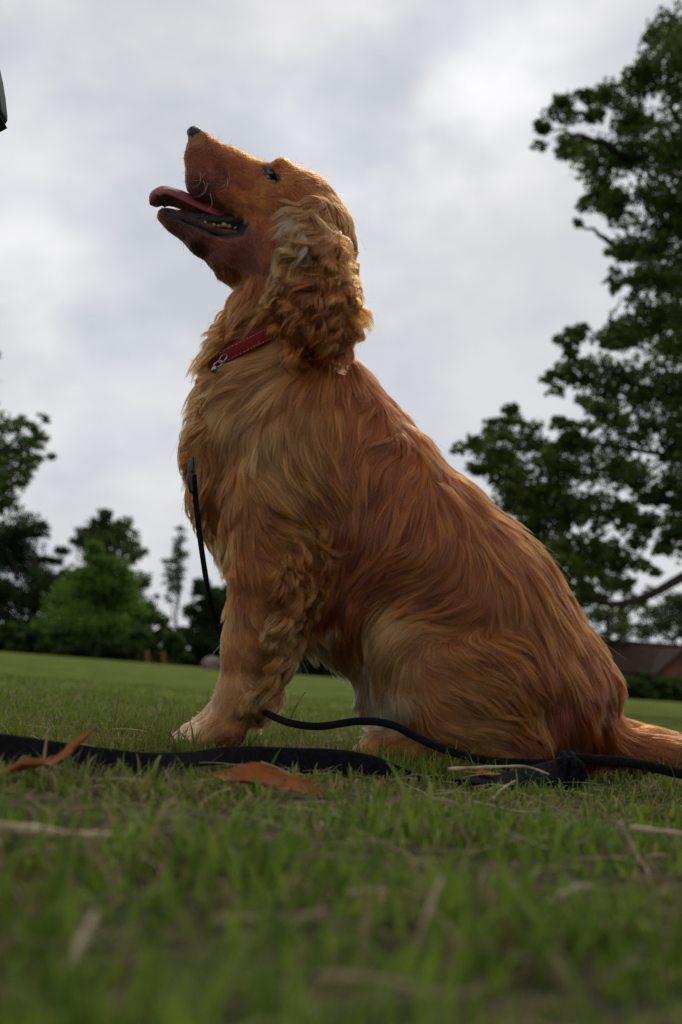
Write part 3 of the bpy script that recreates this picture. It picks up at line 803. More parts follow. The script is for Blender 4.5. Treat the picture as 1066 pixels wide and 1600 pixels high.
# ---- coat map: strokes measured along the dog's side: x, y, direction, length, wave, lock size, tint, stick
RUST, GOLD, PALE, CREAM, DARK, TAN = (.58, .195, .030), (.62, .238, .060), (.78, .42, .20), (.76, .62, .45), (.22, .082, .028), (.68, .30, .10)
def mixc(a, b, t): return tuple(np.array(a) * (1 - t) + np.array(b) * t)
RG = mixc(RUST, GOLD, .5); GP = mixc(GOLD, PALE, .5); RD = mixc(RUST, DARK, .5)
ST = [
 # head: lower muzzle and jaw tints hold brown fur and some painted shade
 (318, 225, 1, .4, 4, 0, RD, 1), (360, 246, 1, .6, 5, 0, RG, 1), (395, 268, 1, .4, 5, 0, RG, 1), (440, 256, 1, .3, 7, 0, GOLD, 1), (480, 285, 1, .7, 10, 0, GOLD, 1),
 (300, 250, .6, .9, 5, 0, RD, 1), (312, 292, .9, .6, 5, 0, DARK, 1), (335, 265, .9, .6, 5, 0, RD, 1), (345, 305, .9, .6, 8, 0, RD, 1), (375, 285, .9, .7, 7, 0, RUST, 1), (385, 315, .9, .7, 9, 0, GOLD, 1),
 (400, 330, .7, .8, 9, 0, GOLD, 1), (430, 320, .5, .9, 9, 0, RG, 1), (400, 300, .9, .6, 6, 0, GP, 1), (440, 360, .3, 1, 12, 0, RG, 1), (400, 370, .4, 1, 12, 0, RD, 1), (385, 375, .6, .9, 10, 0, RD, 1), (425, 375, .3, 1, 14, 1, RUST, 1), (455, 310, .8, .8, 10, 0, RG, 1),
 (270, 352, .8, .7, 6, 0, DARK, 1), (310, 385, .8, .6, 10, 1, DARK, 1), (350, 395, .8, .6, 12, 1, RD, 1), (390, 410, .6, .8, 14, 0, RD, 1), (420, 400, .2, 1, 16, 0, RUST, 1),
 (525, 315, .6, 1, 26, 8, TAN, .7), (548, 360, .5, 1, 30, 9, TAN, .6), (550, 430, .4, 1, 32, 9, TAN, .6), (550, 490, .3, 1, 32, 8, GOLD, .7),
 # neck
 (360, 440, -.1, 1, 24, 3, RG, .9), (400, 450, -.3, 1, 28, 3, RG, .9), (440, 450, -.4, 1, 30, 3, RG, .9), (350, 480, -.45, 1, 42, 6, GP, .6), (390, 490, -.8, .7, 48, 6, GOLD, .7), (430, 500, -.8, .7, 44, 5, RG, .8),
 (345, 530, -.9, .6, 60, 10, GP, .3), (380, 530, -.9, .5, 46, 7, GOLD, .7), (335, 560, -.95, .4, 56, 10, PALE, .3), (325, 590, -.95, .3, 54, 9, GP, .35), (500, 520, -.2, 1, 30, 4, RG, .9), (560, 540, .2, 1, 34, 5, RG, .8),
 # chest
 (410, 575, -.9, .5, 60, 4, GP, .85), (350, 600, -.95, .35, 60, 6, GP, .55), (320, 620, -.9, .5, 60, 9, GP, .35), (315, 680, -.6, .9, 55, 10, GP, .35), (308, 740, -.5, 1, 50, 10, GOLD, .35), (315, 790, -.2, 1, 50, 9, GP, .35), (335, 830, .1, 1, 48, 7, TAN, .5),
 (370, 650, -.5, .95, 55, 5, GP, .85), (360, 710, -.2, 1, 44, 9, GOLD, .7), (355, 770, .0, 1, 42, 8, GOLD, .7), (385, 700, -.1, 1, 46, 8, TAN, .8),
 (450, 580, -.75, .65, 60, 3, GP, 1), (490, 575, -.4, 1, 56, 3, GOLD, 1), (540, 575, .0, 1, 54, 3, RG, 1), (590, 610, .45, 1, 50, 3, RUST, 1),
 (430, 640, -.5, .95, 60, 4, GP, 1), (480, 640, -.2, 1, 62, 4, TAN, 1), (530, 640, -.05, 1, 62, 4, GOLD, 1), (580, 650, -.45, .9, 60, 5, RG, 1), (630, 665, .25, 1, 56, 4, RUST, 1),
 (420, 690, .0, 1, 60, 5, PALE, 1), (460, 700, .2, 1, 60, 5, GP, 1), (500, 720, .4, .9, 60, 5, GOLD, 1), (550, 710, -.2, 1, 62, 5, RG, 1), (600, 700, -.7, .7, 60, 5, RG, 1),
 (430, 745, .5, .85, 50, 5, GP, 1), (480, 765, .75, .6, 50, 5, GOLD, 1), (520, 790, .6, .9, 46, 5, RG, 1),
 # ribs and flank
 (680, 705, .1, 1, 56, 4, RUST, 1), (640, 730, -.55, .85, 66, 4, RUST, 1), (590, 770, -.3, 1, 66, 4, RUST, 1), (700, 760, .1, 1, 66, 4, RG, 1), (650, 800, -.3, 1, 68, 4, RUST, 1), (590, 830, -.35, .95, 64, 4, RUST, 1),
 (545, 860, -.6, .8, 56, 4, RUST, 1), (750, 780, .55, .9, 60, 4, RG, 1), (740, 830, .1, 1, 68, 4, RG, 1), (690, 860, -.45, .9, 68, 4, RG, 1), (630, 890, -.85, .5, 64, 4, RUST, 1), (570, 920, -.7, .6, 56, 5, RUST, 1),
 (810, 840, .55, .9, 58, 4, GOLD, 1), (800, 890, .3, 1, 66, 4, RG, 1), (750, 900, -.2, 1, 66, 4, RG, 1), (700, 925, -.85, .5, 64, 4, RG, 1), (850, 890, .45, 1, 58, 4, RG, 1), (840, 950, .3, 1, 62, 4, RG, 1), (868, 1060, .15, 1, 50, 4, mixc(RUST, DARK, .35), 1), (885, 1120, .1, 1, 46, 4, mixc(RUST, DARK, .3), 1), (835, 1085, .7, .7, 54, 6, GP, 1), (790, 960, -.2, 1, 60, 4, RG, 1),  # darker strokes behind the thigh paint its crease shade into the coat
 (740, 965, -.85, .35, 56, 5, GOLD, 1), (530, 940, -.3, 1, 40, 4, RUST, 1), (540, 1000, .1, 1, 34, 4, TAN, 1), (500, 900, -.5, .9, 44, 4, RUST, 1),
 # thigh
 (640, 960, -.7, .3, 44, 6, PALE, .9), (690, 970, -.85, .1, 46, 6, GP, .9), (610, 985, -.5, .8, 48, 6, PALE, .85), (600, 1030, -.15, 1, 44, 6, PALE, .8), (650, 1000, -.6, .6, 46, 6, GP, .9),
 (635, 1050, -.05, 1, 44, 7, GP, .8), (680, 1040, .75, .6, 56, 5, TAN, 1), (740, 1020, .9, .3, 60, 5, GOLD, 1), (790, 1010, .9, .4, 58, 5, RG, 1), (700, 1090, .85, .45, 56, 6, GP, 1), (760, 1070, .9, .35, 58, 6, TAN, 1),
 (820, 1050, .7, .7, 56, 5, RG, 1), (660, 1110, .6, .7, 46, 6, TAN, 1), (740, 1130, .85, .4, 50, 7, GP, .9), (800, 1110, .8, .6, 52, 6, GOLD, 1), (700, 1160, .8, .3, 36, 6, GP, .9), (820, 1150, .7, .5, 44, 7, GOLD, .9), (770, 1170, .8, .25, 40, 6, RG, .9),
 # rump and tail
 (880, 960, .35, 1, 56, 4, RG, 1), (870, 1020, .25, 1, 60, 4, RG, 1), (920, 1020, .4, 1, 54, 4, RUST, 1), (900, 1080, .15, 1, 56, 4, RUST, 1), (950, 1070, .3, 1, 48, 4, RUST, 1), (870, 1110, .05, 1, 50, 4, RUST, 1), (930, 1130, .4, 1, 46, 4, RG, .9),
 (900, 1160, .3, 1, 40, 4, RUST, .9), (980, 1140, .9, .5, 50, 5, RG, .9), (1040, 1165, 1, .3, 52, 5, GOLD, .8), (1100, 1180, 1, .2, 52, 6, RG, .7),
 # foreleg
 (400, 800, .3, .9, 36, 4, GOLD, 1), (440, 810, .8, .5, 40, 5, GP, 1), (470, 830, .8, .6, 44, 6, GP, .8), (390, 860, .3, .9, 30, 3, RG, 1), (440, 870, .85, .5, 44, 5, GP, .9), (480, 880, .4, 1, 46, 9, GOLD, .5),
 (370, 910, .3, 1, 20, 1, RG, 1), (420, 930, .7, .8, 40, 5, TAN, .9), (465, 950, .2, 1, 50, 10, GP, .4), (360, 980, .35, 1, 13, 0, GP, 1), (400, 1000, .6, .8, 26, 3, TAN, .9), (440, 1010, .3, 1, 52, 11, GP, .4), (350, 1040, .2, 1, 10, 0, TAN, 1),
 (385, 1055, .35, 1, 14, 1, PALE, 1), (420, 1060, .4, 1, 44, 11, PALE, .4), (345, 1090, .0, 1, 9, 0, PALE, 1), (390, 1100, .3, 1, 22, 5, PALE, .7), (340, 1125, -.6, .7, 8, 0, PALE, 1), (375, 1135, -.1, 1, 11, 1, TAN, 1), (300, 1145, -.8, .5, 7, 0, mixc(PALE, CREAM, .3), 1), (270, 1145, -.8, .5, 7, 0, mixc(PALE, CREAM, .4), 1),
 # belly and hind foot
 (560, 1040, .0, 1, 30, 5, CREAM, .7), (590, 1080, .0, 1, 34, 5, CREAM, .7), (545, 1100, -.1, 1, 20, 3, PALE, .8), (615, 1100, .1, 1, 40, 5, CREAM, .7), (500, 1010, .3, 1, 34, 6, CREAM, .6), (570, 1150, -.7, .5, 9, 1, PALE, 1), (620, 1160, -.8, .4, 12, 1, TAN, 1),
]
STa = np.array([[s[0], s[1], s[2] / math.hypot(s[2], s[3]), s[3] / math.hypot(s[2], s[3]), s[4], s[5], *s[6], s[7]] for s in ST], float)
PC = (.80, .58, .37)
EAR_N = [  # near ear: curls in masses
 (470, 330, -.9, .6, 52, 3, PC, .8), (500, 318, -.6, .8, 56, 6, GP, .7), (455, 350, -.35, 1, 56, 3, PC, .8), (470, 372, -.25, 1, 56, 6, PC, .6), (505, 355, .2, 1, 56, 10, GP, .5), (530, 350, .2, 1, 46, 11, GOLD, .5),
 (450, 410, -.9, .5, 44, 6, PALE, .6), (485, 405, -.7, .7, 48, 10, GP, .5), (520, 400, .5, .9, 50, 13, TAN, .4), (440, 450, -.5, 1, 44, 8, TAN, .6), (475, 450, .2, 1, 46, 13, RG, .45), (520, 455, .7, .8, 50, 13, GOLD, .4), (550, 440, .4, 1, 46, 12, TAN, .4),
 (445, 495, .1, 1, 44, 9, RG, .5), (490, 500, .4, 1, 44, 12, RG, .45), (530, 500, .5, 1, 46, 12, GOLD, .4), (550, 520, .2, 1, 44, 12, RG, .4)]
EAR_F = [(510, 320, .3, 1, 36, 11, GP, .5), (545, 380, .5, 1, 40, 12, TAN, .45), (560, 440, .4, 1, 42, 13, GOLD, .4), (560, 500, .1, 1, 42, 12, RG, .4), (520, 440, .2, 1, 42, 11, GOLD, .4)]
def prep(L): return np.array([[s[0], s[1], s[2] / math.hypot(s[2], s[3]), s[3] / math.hypot(s[2], s[3]), s[4], s[5], *s[6], s[7]] for s in L], float)
ENa, EFa = prep(EAR_N), prep(EAR_F)
def coat(uv, table, power=4.2):
    out_ = np.zeros((len(uv), table.shape[1] - 2))
    for i in range(0, len(uv), 20000):
        d2 = ((uv[i:i + 20000, None, :] - table[None, :, :2]) ** 2).sum(2) + 60
        w = d2 ** (-power / 2); w /= w.sum(1)[:, None]
        out_[i:i + 20000] = w @ table[:, 2:]
    return out_          # dx dy len wave r g b stick

# dog root and body mesh with skin tones
dog_base = np.array([P3(650, 1180)[0], D, 0.0])
dog = empty('dog', dog_base)
tag(dog, 'golden spaniel sitting in profile on the grass with its head raised and mouth open', 'dog')
bpx = project(BV)
wv = (D - BV[:, 1]) / S
c8 = coat(bpx, STa)
skin = c8[:, 4:7] * .55
LIPS = [(292, 322), (310, 340), (340, 355), (372, 358), (386, 345), (376, 330), (340, 322), (300, 305), (285, 290), (282, 262)]
def seg_dist(p, poly):
    d = np.full(len(p), 1e9)
    for a, b in zip(poly[:-1], poly[1:]):
        a, b = np.array(a, float), np.array(b, float)
        t = np.clip(((p - a) @ (b - a)) / ((b - a) @ (b - a)), 0, 1)
        d = np.minimum(d, np.linalg.norm(p - (a + t[:, None] * (b - a)), axis=1))
    return d
MOUTH_LINE = [(262, 334), (290, 345), (325, 361), (355, 369), (378, 364), (387, 350)]
LIP_UP = [(304, 308), (294, 290), (289, 266)]
ld = seg_dist(bpx, MOUTH_LINE)
cav = seg_dist(bpx, [(300, 328), (340, 340), (368, 348)])
black = np.maximum(np.clip(1 - (ld - 4.0) / 3.0, 0, 1), .8 * np.clip(1 - (seg_dist(bpx, LIP_UP) - 1.5) / 2.5, 0, 1)) * (bpx[:, 0] < 395)
inner = (cav < 14) & (bpx[:, 0] < 392)
skin = skin * (1 - black[:, None]) + np.array([.012, .009, .009]) * black[:, None]
gum = inner & (np.abs(wv) < 36)
skin[gum] = (.014, .007, .007)  # near black: dark gum plus the mouth hollow's shade put into the colour
eyed = np.linalg.norm(bpx - np.array([424, 273]), axis=1)
er = np.clip(1 - (seg_dist(bpx, [(413, 264), (431, 280)]) - 7) / 3, 0, 1)[:, None]
skin = skin * (1 - er) + np.array([.015, .010, .008]) * er
body = np_mesh('body', BV, BF, M_skin, dog, color=skin, smooth_=True)

# ---- hair
# random roots on the body surface
q0, q1, q2, q3 = [BV[BF[:, k]] for k in range(4)]
fa = .5 * np.linalg.norm(np.cross(q2 - q0, q3 - q1), axis=1)
fc = (q0 + q1 + q2 + q3) / 4
fpx = project(fc); fw = (D - fc[:, 1]) / S
COLLAR_A, COLLAR_B = np.array([352.0, 566.0]), np.array([548.0, 492.0])
def collar_dist(uv):
    ab = COLLAR_B - COLLAR_A; n = np.array([-ab[1], ab[0]]) / np.linalg.norm(ab)
    return (uv - COLLAR_A) @ n, (uv - COLLAR_A) @ ab / (ab @ ab)     # + is below the collar
def ear_mask(P, uv, w):
    near = (w > 58) & (uv[:, 1] < 535) & (uv[:, 1] > 312) & (uv[:, 0] > np.interp(uv[:, 1], [308, 360, 400, 440], [478, 470, 462, 442])) & (uv[:, 0] < np.interp(uv[:, 1], [300, 360, 420, 480, 540], [508, 514, 532, 556, 560]))
    far = (w < -52) & (uv[:, 1] < 550) & (uv[:, 1] > 385) & (uv[:, 0] > 462) & (uv[:, 0] < 600)
    return near, far
fn, ff = ear_mask(fc, fpx, fw)
clen = coat(fpx, STa)[:, 2]
clen[fn | ff] = 50
head_short = (clen < 17)
bad = ((ld[BF[:, 0]] < 4.6) & (fpx[:, 0] < 395)) | (inner[BF[:, 0]]) | (seg_dist(bpx, [(413, 264), (431, 280)])[BF[:, 0]] < 7) | (np.linalg.norm(fpx - np.array([304, 212]), axis=1) < 15)
cd, ct = collar_dist(fpx)
bad |= (cd > -24) & (cd < 13) & (ct > -.15) & (ct < 1.1) & ~(fn | ff)
dens = np.where(head_short, 3.4, 1.0)
dens = np.where(fn, 1.8, dens)
dens = dens * np.where(fw < -30, .38, 1.0)
dens[bad] = 0
dens[fc[:, 2] < .004] *= .1

def sample_roots(weight, n, seed):
    r = np.random.default_rng(seed)
    p = weight / weight.sum(); k = r.choice(len(p), n, p=p)
    u, v = r.uniform(0, 1, n)[:, None], r.uniform(0, 1, n)[:, None]
    return (q0[k] * (1 - u) + q1[k] * u) * (1 - v) + (q3[k] * (1 - u) + q2[k] * u) * v, k

RIGHT, UPV = rgt * 1.0, upv * 1.0
def flow(P, table):
    uv = project(P); c = coat(uv, table)
    d = c[:, 0:1] * RIGHT - c[:, 1:2] * UPV
    return d, c
def noise3(P, wavelength, seed, n=7):
    r = np.random.default_rng(seed); k = r.normal(size=(n, 3)); k /= np.linalg.norm(k, axis=1)[:, None]
    k *= 2 * math.pi / wavelength * r.uniform(.6, 1.5, (n, 1)); ph = r.uniform(0, 6.28, n)
    return np.sin(P @ k.T + ph).sum(1) / math.sqrt(n / 2)
def make_guides(P, table, K, seed, curl=1.0, lift=1.0, turns=(1.0, 1.8), gravity=.25, helix=.5, yawn=.15, len_mul=1.0):
    r = np.random.default_rng(seed); n = len(P)
    d0, c = flow(P, table)
    _, G = sdf_at(P)
    L = c[:, 2] * S * r.uniform(.85, 1.15, n) * (1 + .14 * noise3(P, .03, seed + 5)) * len_mul
    stick = c[:, 7]
    path = np.zeros((n, K, 3)); path[:, 0] = P
    p = P.copy()
    hgt = (np.clip(.55 + .30 * noise3(P, .022, seed + 6) + r.normal(0, .10, n), .08, 1.3) * lift * np.minimum(.0075, L * .22) + .0006)
    ph = r.normal(0, .25, n) + 2.2 * noise3(P, .06, seed + 7)
    yaw = r.normal(0, .05, n) + yawn * noise3(P, .035, seed + 8) + yawn * .6 * noise3(P, .014, seed + 9)
    vel = G * .35
    for k in range(1, K):
        s = k / (K - 1)
        d, _c = flow(p, table)
        _, G = sdf_at(p)
        side = np.cross(G, d)
        d = d * np.cos(yaw)[:, None] + side * np.sin(yaw)[:, None]
        tang = d - (d * G).sum(1)[:, None] * G
        tn = np.linalg.norm(tang, axis=1)[:, None] + 1e-6
        tang = tang / np.maximum(tn, .35)
        tang = tang + np.array([0, 0, -.25]) * (1 - np.minimum(tn, 1)) * 1.5
        free = d + np.array([0, 0, -gravity * s * 2]) + G * .25 * (1 - s)
        vv = tang * stick[:, None] + free * (1 - stick)[:, None]
        vv = vv + G * (.55 * (1 - s) ** 3)[None] if np.ndim(s) else vv + G * (.55 * (1 - s) ** 3)
        vv /= np.linalg.norm(vv, axis=1)[:, None] + 1e-9
        vel = vel * .35 + vv * .65
        vel /= np.linalg.norm(vel, axis=1)[:, None] + 1e-9
        p = p + vel * (L / (K - 1))[:, None]
        v, G = sdf_at(p)
        tgt = hgt * (1 - math.exp(-3.2 * s)) 
        pull = np.where(v < tgt, 1.0, .6 * stick ** 2)
        near_ = v < FAR * .9
        p = p + G * ((tgt - v) * pull * near_)[:, None]
        path[:, k] = p
    # waves and curls
    T = np.gradient(path, axis=1); T /= np.linalg.norm(T, axis=2)[:, :, None] + 1e-9
    _, G0 = sdf_at(path[:, K // 2])
    side = np.cross(T, G0[:, None, :]); side /= np.linalg.norm(side, axis=2)[:, :, None] + 1e-9
    nr = np.cross(side, T)
    s = np.linspace(0, 1, K)[None, :]
    w = r.uniform(*turns, n)[:, None] * 2 * math.pi
    amp = (c[:, 3] * S * curl * r.uniform(.5, 1.2, n))[:, None] * np.minimum(s * 2.2, 1)
    path += side * (amp * (np.sin(w * s + ph[:, None]) - np.sin(ph)[:, None] * (1 - s)))[:, :, None]
    path += nr * (np.abs(amp) * helix * (np.cos(w * s + ph[:, None]) + .4))[:, :, None]
    return path, c
def strands(name, weight, n_strand, n_guide, table, K, seed, rad, clump=(.45, .95), mat_=M_hair, parent=None, label=None, curl=1, lift=1, turns=(1, 1.8), helix=.5, tipr=.25, stray=.04, gravity=.25, kind='stuff', yawn=.15, len_mul=1.0, tone=.18):
    r = np.random.default_rng(seed)
    GP_, gk = sample_roots(weight, n_guide, seed + 1)
    path, gc = make_guides(GP_, table, K, seed + 2, curl, lift, turns, gravity, helix, yawn, len_mul)
    RP, rk = sample_roots(weight, n_strand, seed + 3)
    kd = kdtree.KDTree(n_guide)
    for i, p in enumerate(GP_): kd.insert(p, i)
    kd.balance()
    ni = np.array([[q[1] for q in kd.find_n(p, 3)] for p in RP]); near = ni[:, 0]
    dd = np.linalg.norm(RP[:, None] - GP_[ni], axis=2); wt = 1 / (dd + .0006) ** 1.5; wt /= wt.sum(1)[:, None]
    rel = path - path[:, :1]
    Rl = (rel[ni] * wt[:, :, None, None]).sum(1); Cg = path[near]
    cs = r.uniform(0, 1, n_strand); lum = r.normal(0, 1, n_strand)
    cf = clump[0] + (clump[1] - clump[0]) * cs ** .6
    lc = (noise3(GP_, .022, seed + 11) * .6 + noise3(GP_, .009, seed + 12) * .6 + r.normal(0, .5, n_guide))[near]                        # every lock has its own tone
    s = np.linspace(0, 1, K)
    ls = r.uniform(.72, 1.08, n_strand); st = r.uniform(0, 1, n_strand) < stray
    cf[st] *= .3
    idx = np.clip(s[None, :] * ls[:, None], 0, 1) * (K - 1); i0 = np.minimum(idx.astype(int), K - 2); f = (idx - i0)[:, :, None]
    ar = np.arange(n_strand)[:, None]
    ls = np.minimum(ls, 1.0)
    Q = RP[:, None] + Rl[ar, i0] * (1 - f) + Rl[ar, i0 + 1] * f
    Gn = Cg[ar, i0] * (1 - f) + Cg[ar, i0 + 1] * f
    Q = Q + (Gn - Q) * (cf[:, None] * (s ** .9)[None, :])[:, :, None]
    jit = r.normal(0, 1, (n_strand, 3)) * (.0004 + .004 * st[:, None])
    Q = Q + jit[:, None, :] * (s ** 1.3)[None, :, None]
    Q[:, :, 2] = np.maximum(Q[:, :, 2], .004)
    col = gc[near][:, 4:7] ** 1.55 * .47 * np.exp(lum * .26 + lc * tone)[:, None]
    pal = r.uniform(0, 1, n_strand)[:, None] ** 4 * .35
    col = col * (1 - pal) + np.array([.66, .34, .14]) * pal * (col.sum(1)[:, None] / .8)
    col = np.clip(col, .01, .88)
    cur = bpy.data.hair_curves.new(name)
    cur.add_curves([K] * n_strand)
    base = np.array(parent.matrix_world.translation) * 0 + dog_base
    cur.attributes['position'].data.foreach_set('vector', (Q - base).astype(np.float32).ravel())
    ra = cur.attributes.get('radius') or cur.attributes.new('radius', 'FLOAT', 'POINT')
    prof = (1 - (1 - tipr) * s ** 2.5)[None, :] * rad * r.uniform(.7, 1.25, n_strand)[:, None]
    ra.data.foreach_set('value', prof.astype(np.float32).ravel())
    ta = cur.attributes.new('tint', 'FLOAT_COLOR', 'CURVE')
    c4 = np.ones((n_strand, 4), np.float32); c4[:, :3] = col
    ta.data.foreach_set('color', c4.ravel())
    cur.materials.append(mat_)
    cur.update_tag()
    o = bpy.data.objects.new(name, cur); link(o, parent)
    if kind: tag(o, kind=kind)
    if label: tag(o, label)
    return o
QUAL = 1.0
w_all = fa * dens
strands('head_fur', w_all * (head_short & ~fn & ~ff), int(95000 * QUAL), 9000, STa, 6, 1000, .00015, (.1, .5), parent=dog, lift=.35, turns=(.3, .6), stray=.015, yawn=.2, tone=.26, len_mul=1.35, label='short smooth fur')
strands('coat', w_all * (~head_short & ~fn & ~ff), int(260000 * QUAL), 13000, STa, 14, 2000, .00015, (.1, .78), stray=.012, tone=.30, parent=dog, lift=1.0, turns=(.4, .7), helix=.25, curl=.8, len_mul=1.25, yawn=.14, label='long silky golden coat')
strands('ear_fur', w_all * fn, int(60000 * QUAL), 620, ENa, 24, 3000, .00012, (.15, .76), parent=dog, lift=1.6, turns=(.7, 1.3), helix=.95, curl=1.0, len_mul=1.15, yawn=.45, tone=.34, label='curly fur of the near ear')
strands('ear_fur', w_all * ff, int(26000 * QUAL), 460, EFa, 22, 4000, .00012, (.15, .76), parent=dog, lift=1.2, turns=(.7, 1.5), helix=.8, curl=.8, yawn=.3, label='curly fur of the far ear')

LEGF = prep([(420, 850, .9, .5, 50, 9, GP, .5), (450, 880, .8, .8, 52, 12, GOLD, .4), (460, 930, .5, 1, 50, 14, GP, .35), (440, 980, .4, 1, 52, 14, PALE, .35), (420, 1030, .5, 1, 48, 14, GP, .35), (400, 1080, .5, 1, 44, 13, PALE, .4), (390, 1110, .6, .8, 34, 9, PALE, .5)])
cxl = np.interp(fpx[:, 1], [850, 900, 1010, 1090, 1120], [440, 428, 402, 380, 372])
wl_ = fa * (fw > 20) * (fw < 118) * smooth(-14, 22, fpx[:, 0] - cxl) * (fpx[:, 0] < cxl + 60) * smooth(800, 880, fpx[:, 1]) * (fpx[:, 1] < 1118)
strands('feathering', wl_, 24000, 420, LEGF, 22, 5000, .00012, (.1, .72), parent=dog, lift=1.5, turns=(.8, 1.4), helix=.9, curl=1.0, yawn=.35, tone=.3, label='curly feathering down the back of the foreleg')
FRF = prep([(350, 470, -.8, .7, 50, 9, GOLD, .4), (345, 510, -1, .5, 60, 11, GP, .3), (340, 550, -1, .3, 62, 11, PALE, .3), (310, 600, -1, .25, 58, 10, GP, .35), (300, 650, -.8, .7, 52, 10, GP, .35), (295, 710, -.7, .9, 50, 11, GOLD, .35), (300, 770, -.4, 1, 52, 11, GP, .35), (330, 830, -.1, 1, 54, 10, PALE, .35)])
edge = np.interp(fpx[:, 1], [460, 560, 620, 700, 780, 850], [368, 352, 340, 322, 326, 365])
wf_ = fa * (np.abs(fw) < 75) * (fpx[:, 0] < edge) * (fpx[:, 1] > 450) * (fpx[:, 1] < 860) * (fpx[:, 0] > 250) * ((np.abs(cd + 4) > 20) | (fw < 0))
strands('chest_fringe', wf_, 16000, 360, FRF, 20, 6000, .00012, (.2, .78), parent=dog, lift=1.2, turns=(.6, 1.2), helix=.7, curl=.9, yawn=.4, tone=.25, gravity=.15, label='wavy tufts down the front of the chest')

# ---- nose, eyes, tongue, teeth, whiskers
def ball(c, r_, n=12, sc=(1, 1, 1), R=None):
    V, F = lump(np.zeros(3), r_, 1, n, 0, sc)
    if R is not None: V = V @ np.array(R).T
    return V + np.array(c), F
nose_parts = []
r_ = np.random.default_rng(5)
V, F = lump(np.zeros(3), 1, 1, 22, 0)
Vn = V * np.array([17, 17.5, 12.5]) * S
sx, sy, sz = V.T
# nostril commas and the groove
for s in (1, -1):
    dd = np.sqrt((V[:, 0] + .72) ** 2 + (V[:, 1] - .42 * s) ** 2 + (V[:, 2] - .1) ** 2)
    Vn *= (1 - .38 * np.exp(-(dd / .20) ** 2))[:, None]
    dd = np.sqrt((V[:, 0] + .45) ** 2 + (V[:, 1] - .82 * s) ** 2 + (V[:, 2] + .1) ** 2)
    Vn *= (1 - .22 * np.exp(-(dd / .16) ** 2))[:, None]
Vn *= (1 - .12 * np.exp(-(sy / .10) ** 2) * (sx < 0))[:, None]
a = math.radians(28)
Rn = np.array([[math.cos(a), 0, math.sin(a)], [0, 1, 0], [-math.sin(a), 0, math.cos(a)]])
np_mesh('nose', Vn @ Rn.T + P3(307, 211, 0), F, M_nose, dog, smooth_=True)
for s in (1, -1):
    ec = P3(424, 273, 35.5 * s)
    for k_, bow in ((0, -6.5), (1, 6.0)):          # dark lid rims
        mid = (422.5 - bow * .65, 272.5 + bow * .76)
        np_mesh('eyelid', *tube(catmull([P3(411, 263, 42 * s), P3(mid[0] - 3, mid[1] - 3, 45 * s), P3(mid[0] + 3, mid[1] + 2, 45 * s), P3(433, 283, 42 * s)], 14), np.interp(np.linspace(0, 1, 14), [0, .5, 1], [.6, 1.5, .6]) * S, 6), M_nose, dog, smooth_=True)
    np_mesh('eye', *ball(ec, 9.5 * S, 16), M_eye, dog, smooth_=True)
# tongue: lies on the lower jaw, curls over at its tip
tc_ = catmull([P3(384, 356), P3(350, 338), P3(312, 320), P3(276, 303), P3(256, 299), P3(242, 306), P3(237, 320)], 30)
t = np.linspace(0, 1, 30)
halfw = np.interp(t, [0, .3, .6, .85, .95, 1], [14, 22, 27, 26, 18, 7]) * S
thick = np.interp(t, [0, .5, .9, 1], [9, 8, 7, 4]) * S
T = np.gradient(tc_, axis=0); T /= np.linalg.norm(T, axis=1)[:, None]
Yv = np.array([0, -1.0, 0]); Nn = np.cross(T, Yv); Nn /= np.linalg.norm(Nn, axis=1)[:, None]
if Nn[5, 2] < 0: Nn = -Nn
m = 20; th = np.arange(m) / m * 2 * math.pi
V = []
for i in range(30):
    y = np.cos(th) * halfw[i]; z = np.sin(th) * thick[i]
    z = z - (np.abs(np.cos(th)) ** 2.5) * S * np.interp(t[i], [0, .3, .8, 1], [4, 12, 17, 6]) - np.exp(-(np.cos(th) / .16) ** 2) * thick[i] * .35
    V.append(tc_[i] + y[:, None] * Yv + z[:, None] * Nn[i])
V = np.concatenate(V + [tc_[:1], tc_[-1:]])
F = [(i * m + j, i * m + (j + 1) % m, (i + 1) * m + (j + 1) % m, (i + 1) * m + j) for i in range(29) for j in range(m)]
for j in range(0, m, 2):
    F.append((600, (j + 2) % m, j + 1, j)); F.append((601, 29 * m + j, 29 * m + j + 1, 29 * m + (j + 2) % m))
np_mesh('tongue', V, F, M_tongue, dog, smooth_=True)
# lower teeth along the gum on both sides
for s in (1, -1):
    for (tx, ty, th_, tw_) in [(322, 350, 6, 3.2), (335, 355, 8, 5), (343, 355, 5, 4), (351, 356, 12, 6), (359, 357, 8, 4.5), (369, 358, 4, 4)]:
        ww = 20 * s if tx > 300 else 12 * s
        a = P3(tx, ty, ww); b = P3(tx - 2, ty - th_, ww)
        P = np.array([a + (b - a) * q for q in (0, .35, .7, .92, 1.0)])
        np_mesh('tooth', *tube(P, np.array([tw_, tw_ * .95, tw_ * .6, tw_ * .35, tw_ * .1]) * S, 8, flat=.8), M_tooth, dog, smooth_=True)
# claws on the near paws
for tw in (-21, -7, 7, 21):
    for (bx, by, w0, k_) in [(296 + abs(tw) * .5, 1157, 62 + tw * 1.15, 11), (562 + abs(tw) * .5, 1176, 84 + tw * 1.1, 12)]:
        a = P3(bx - k_ + 2, by - 1, w0); b = P3(bx - k_ - 6, by + 2, w0); c = P3(bx - k_ - 10, by + 7, w0)
        np_mesh('claw', *tube(catmull([a, b, c], 6), np.linspace(.0018, .0005, 6), 6), M_nose, dog, smooth_=True)
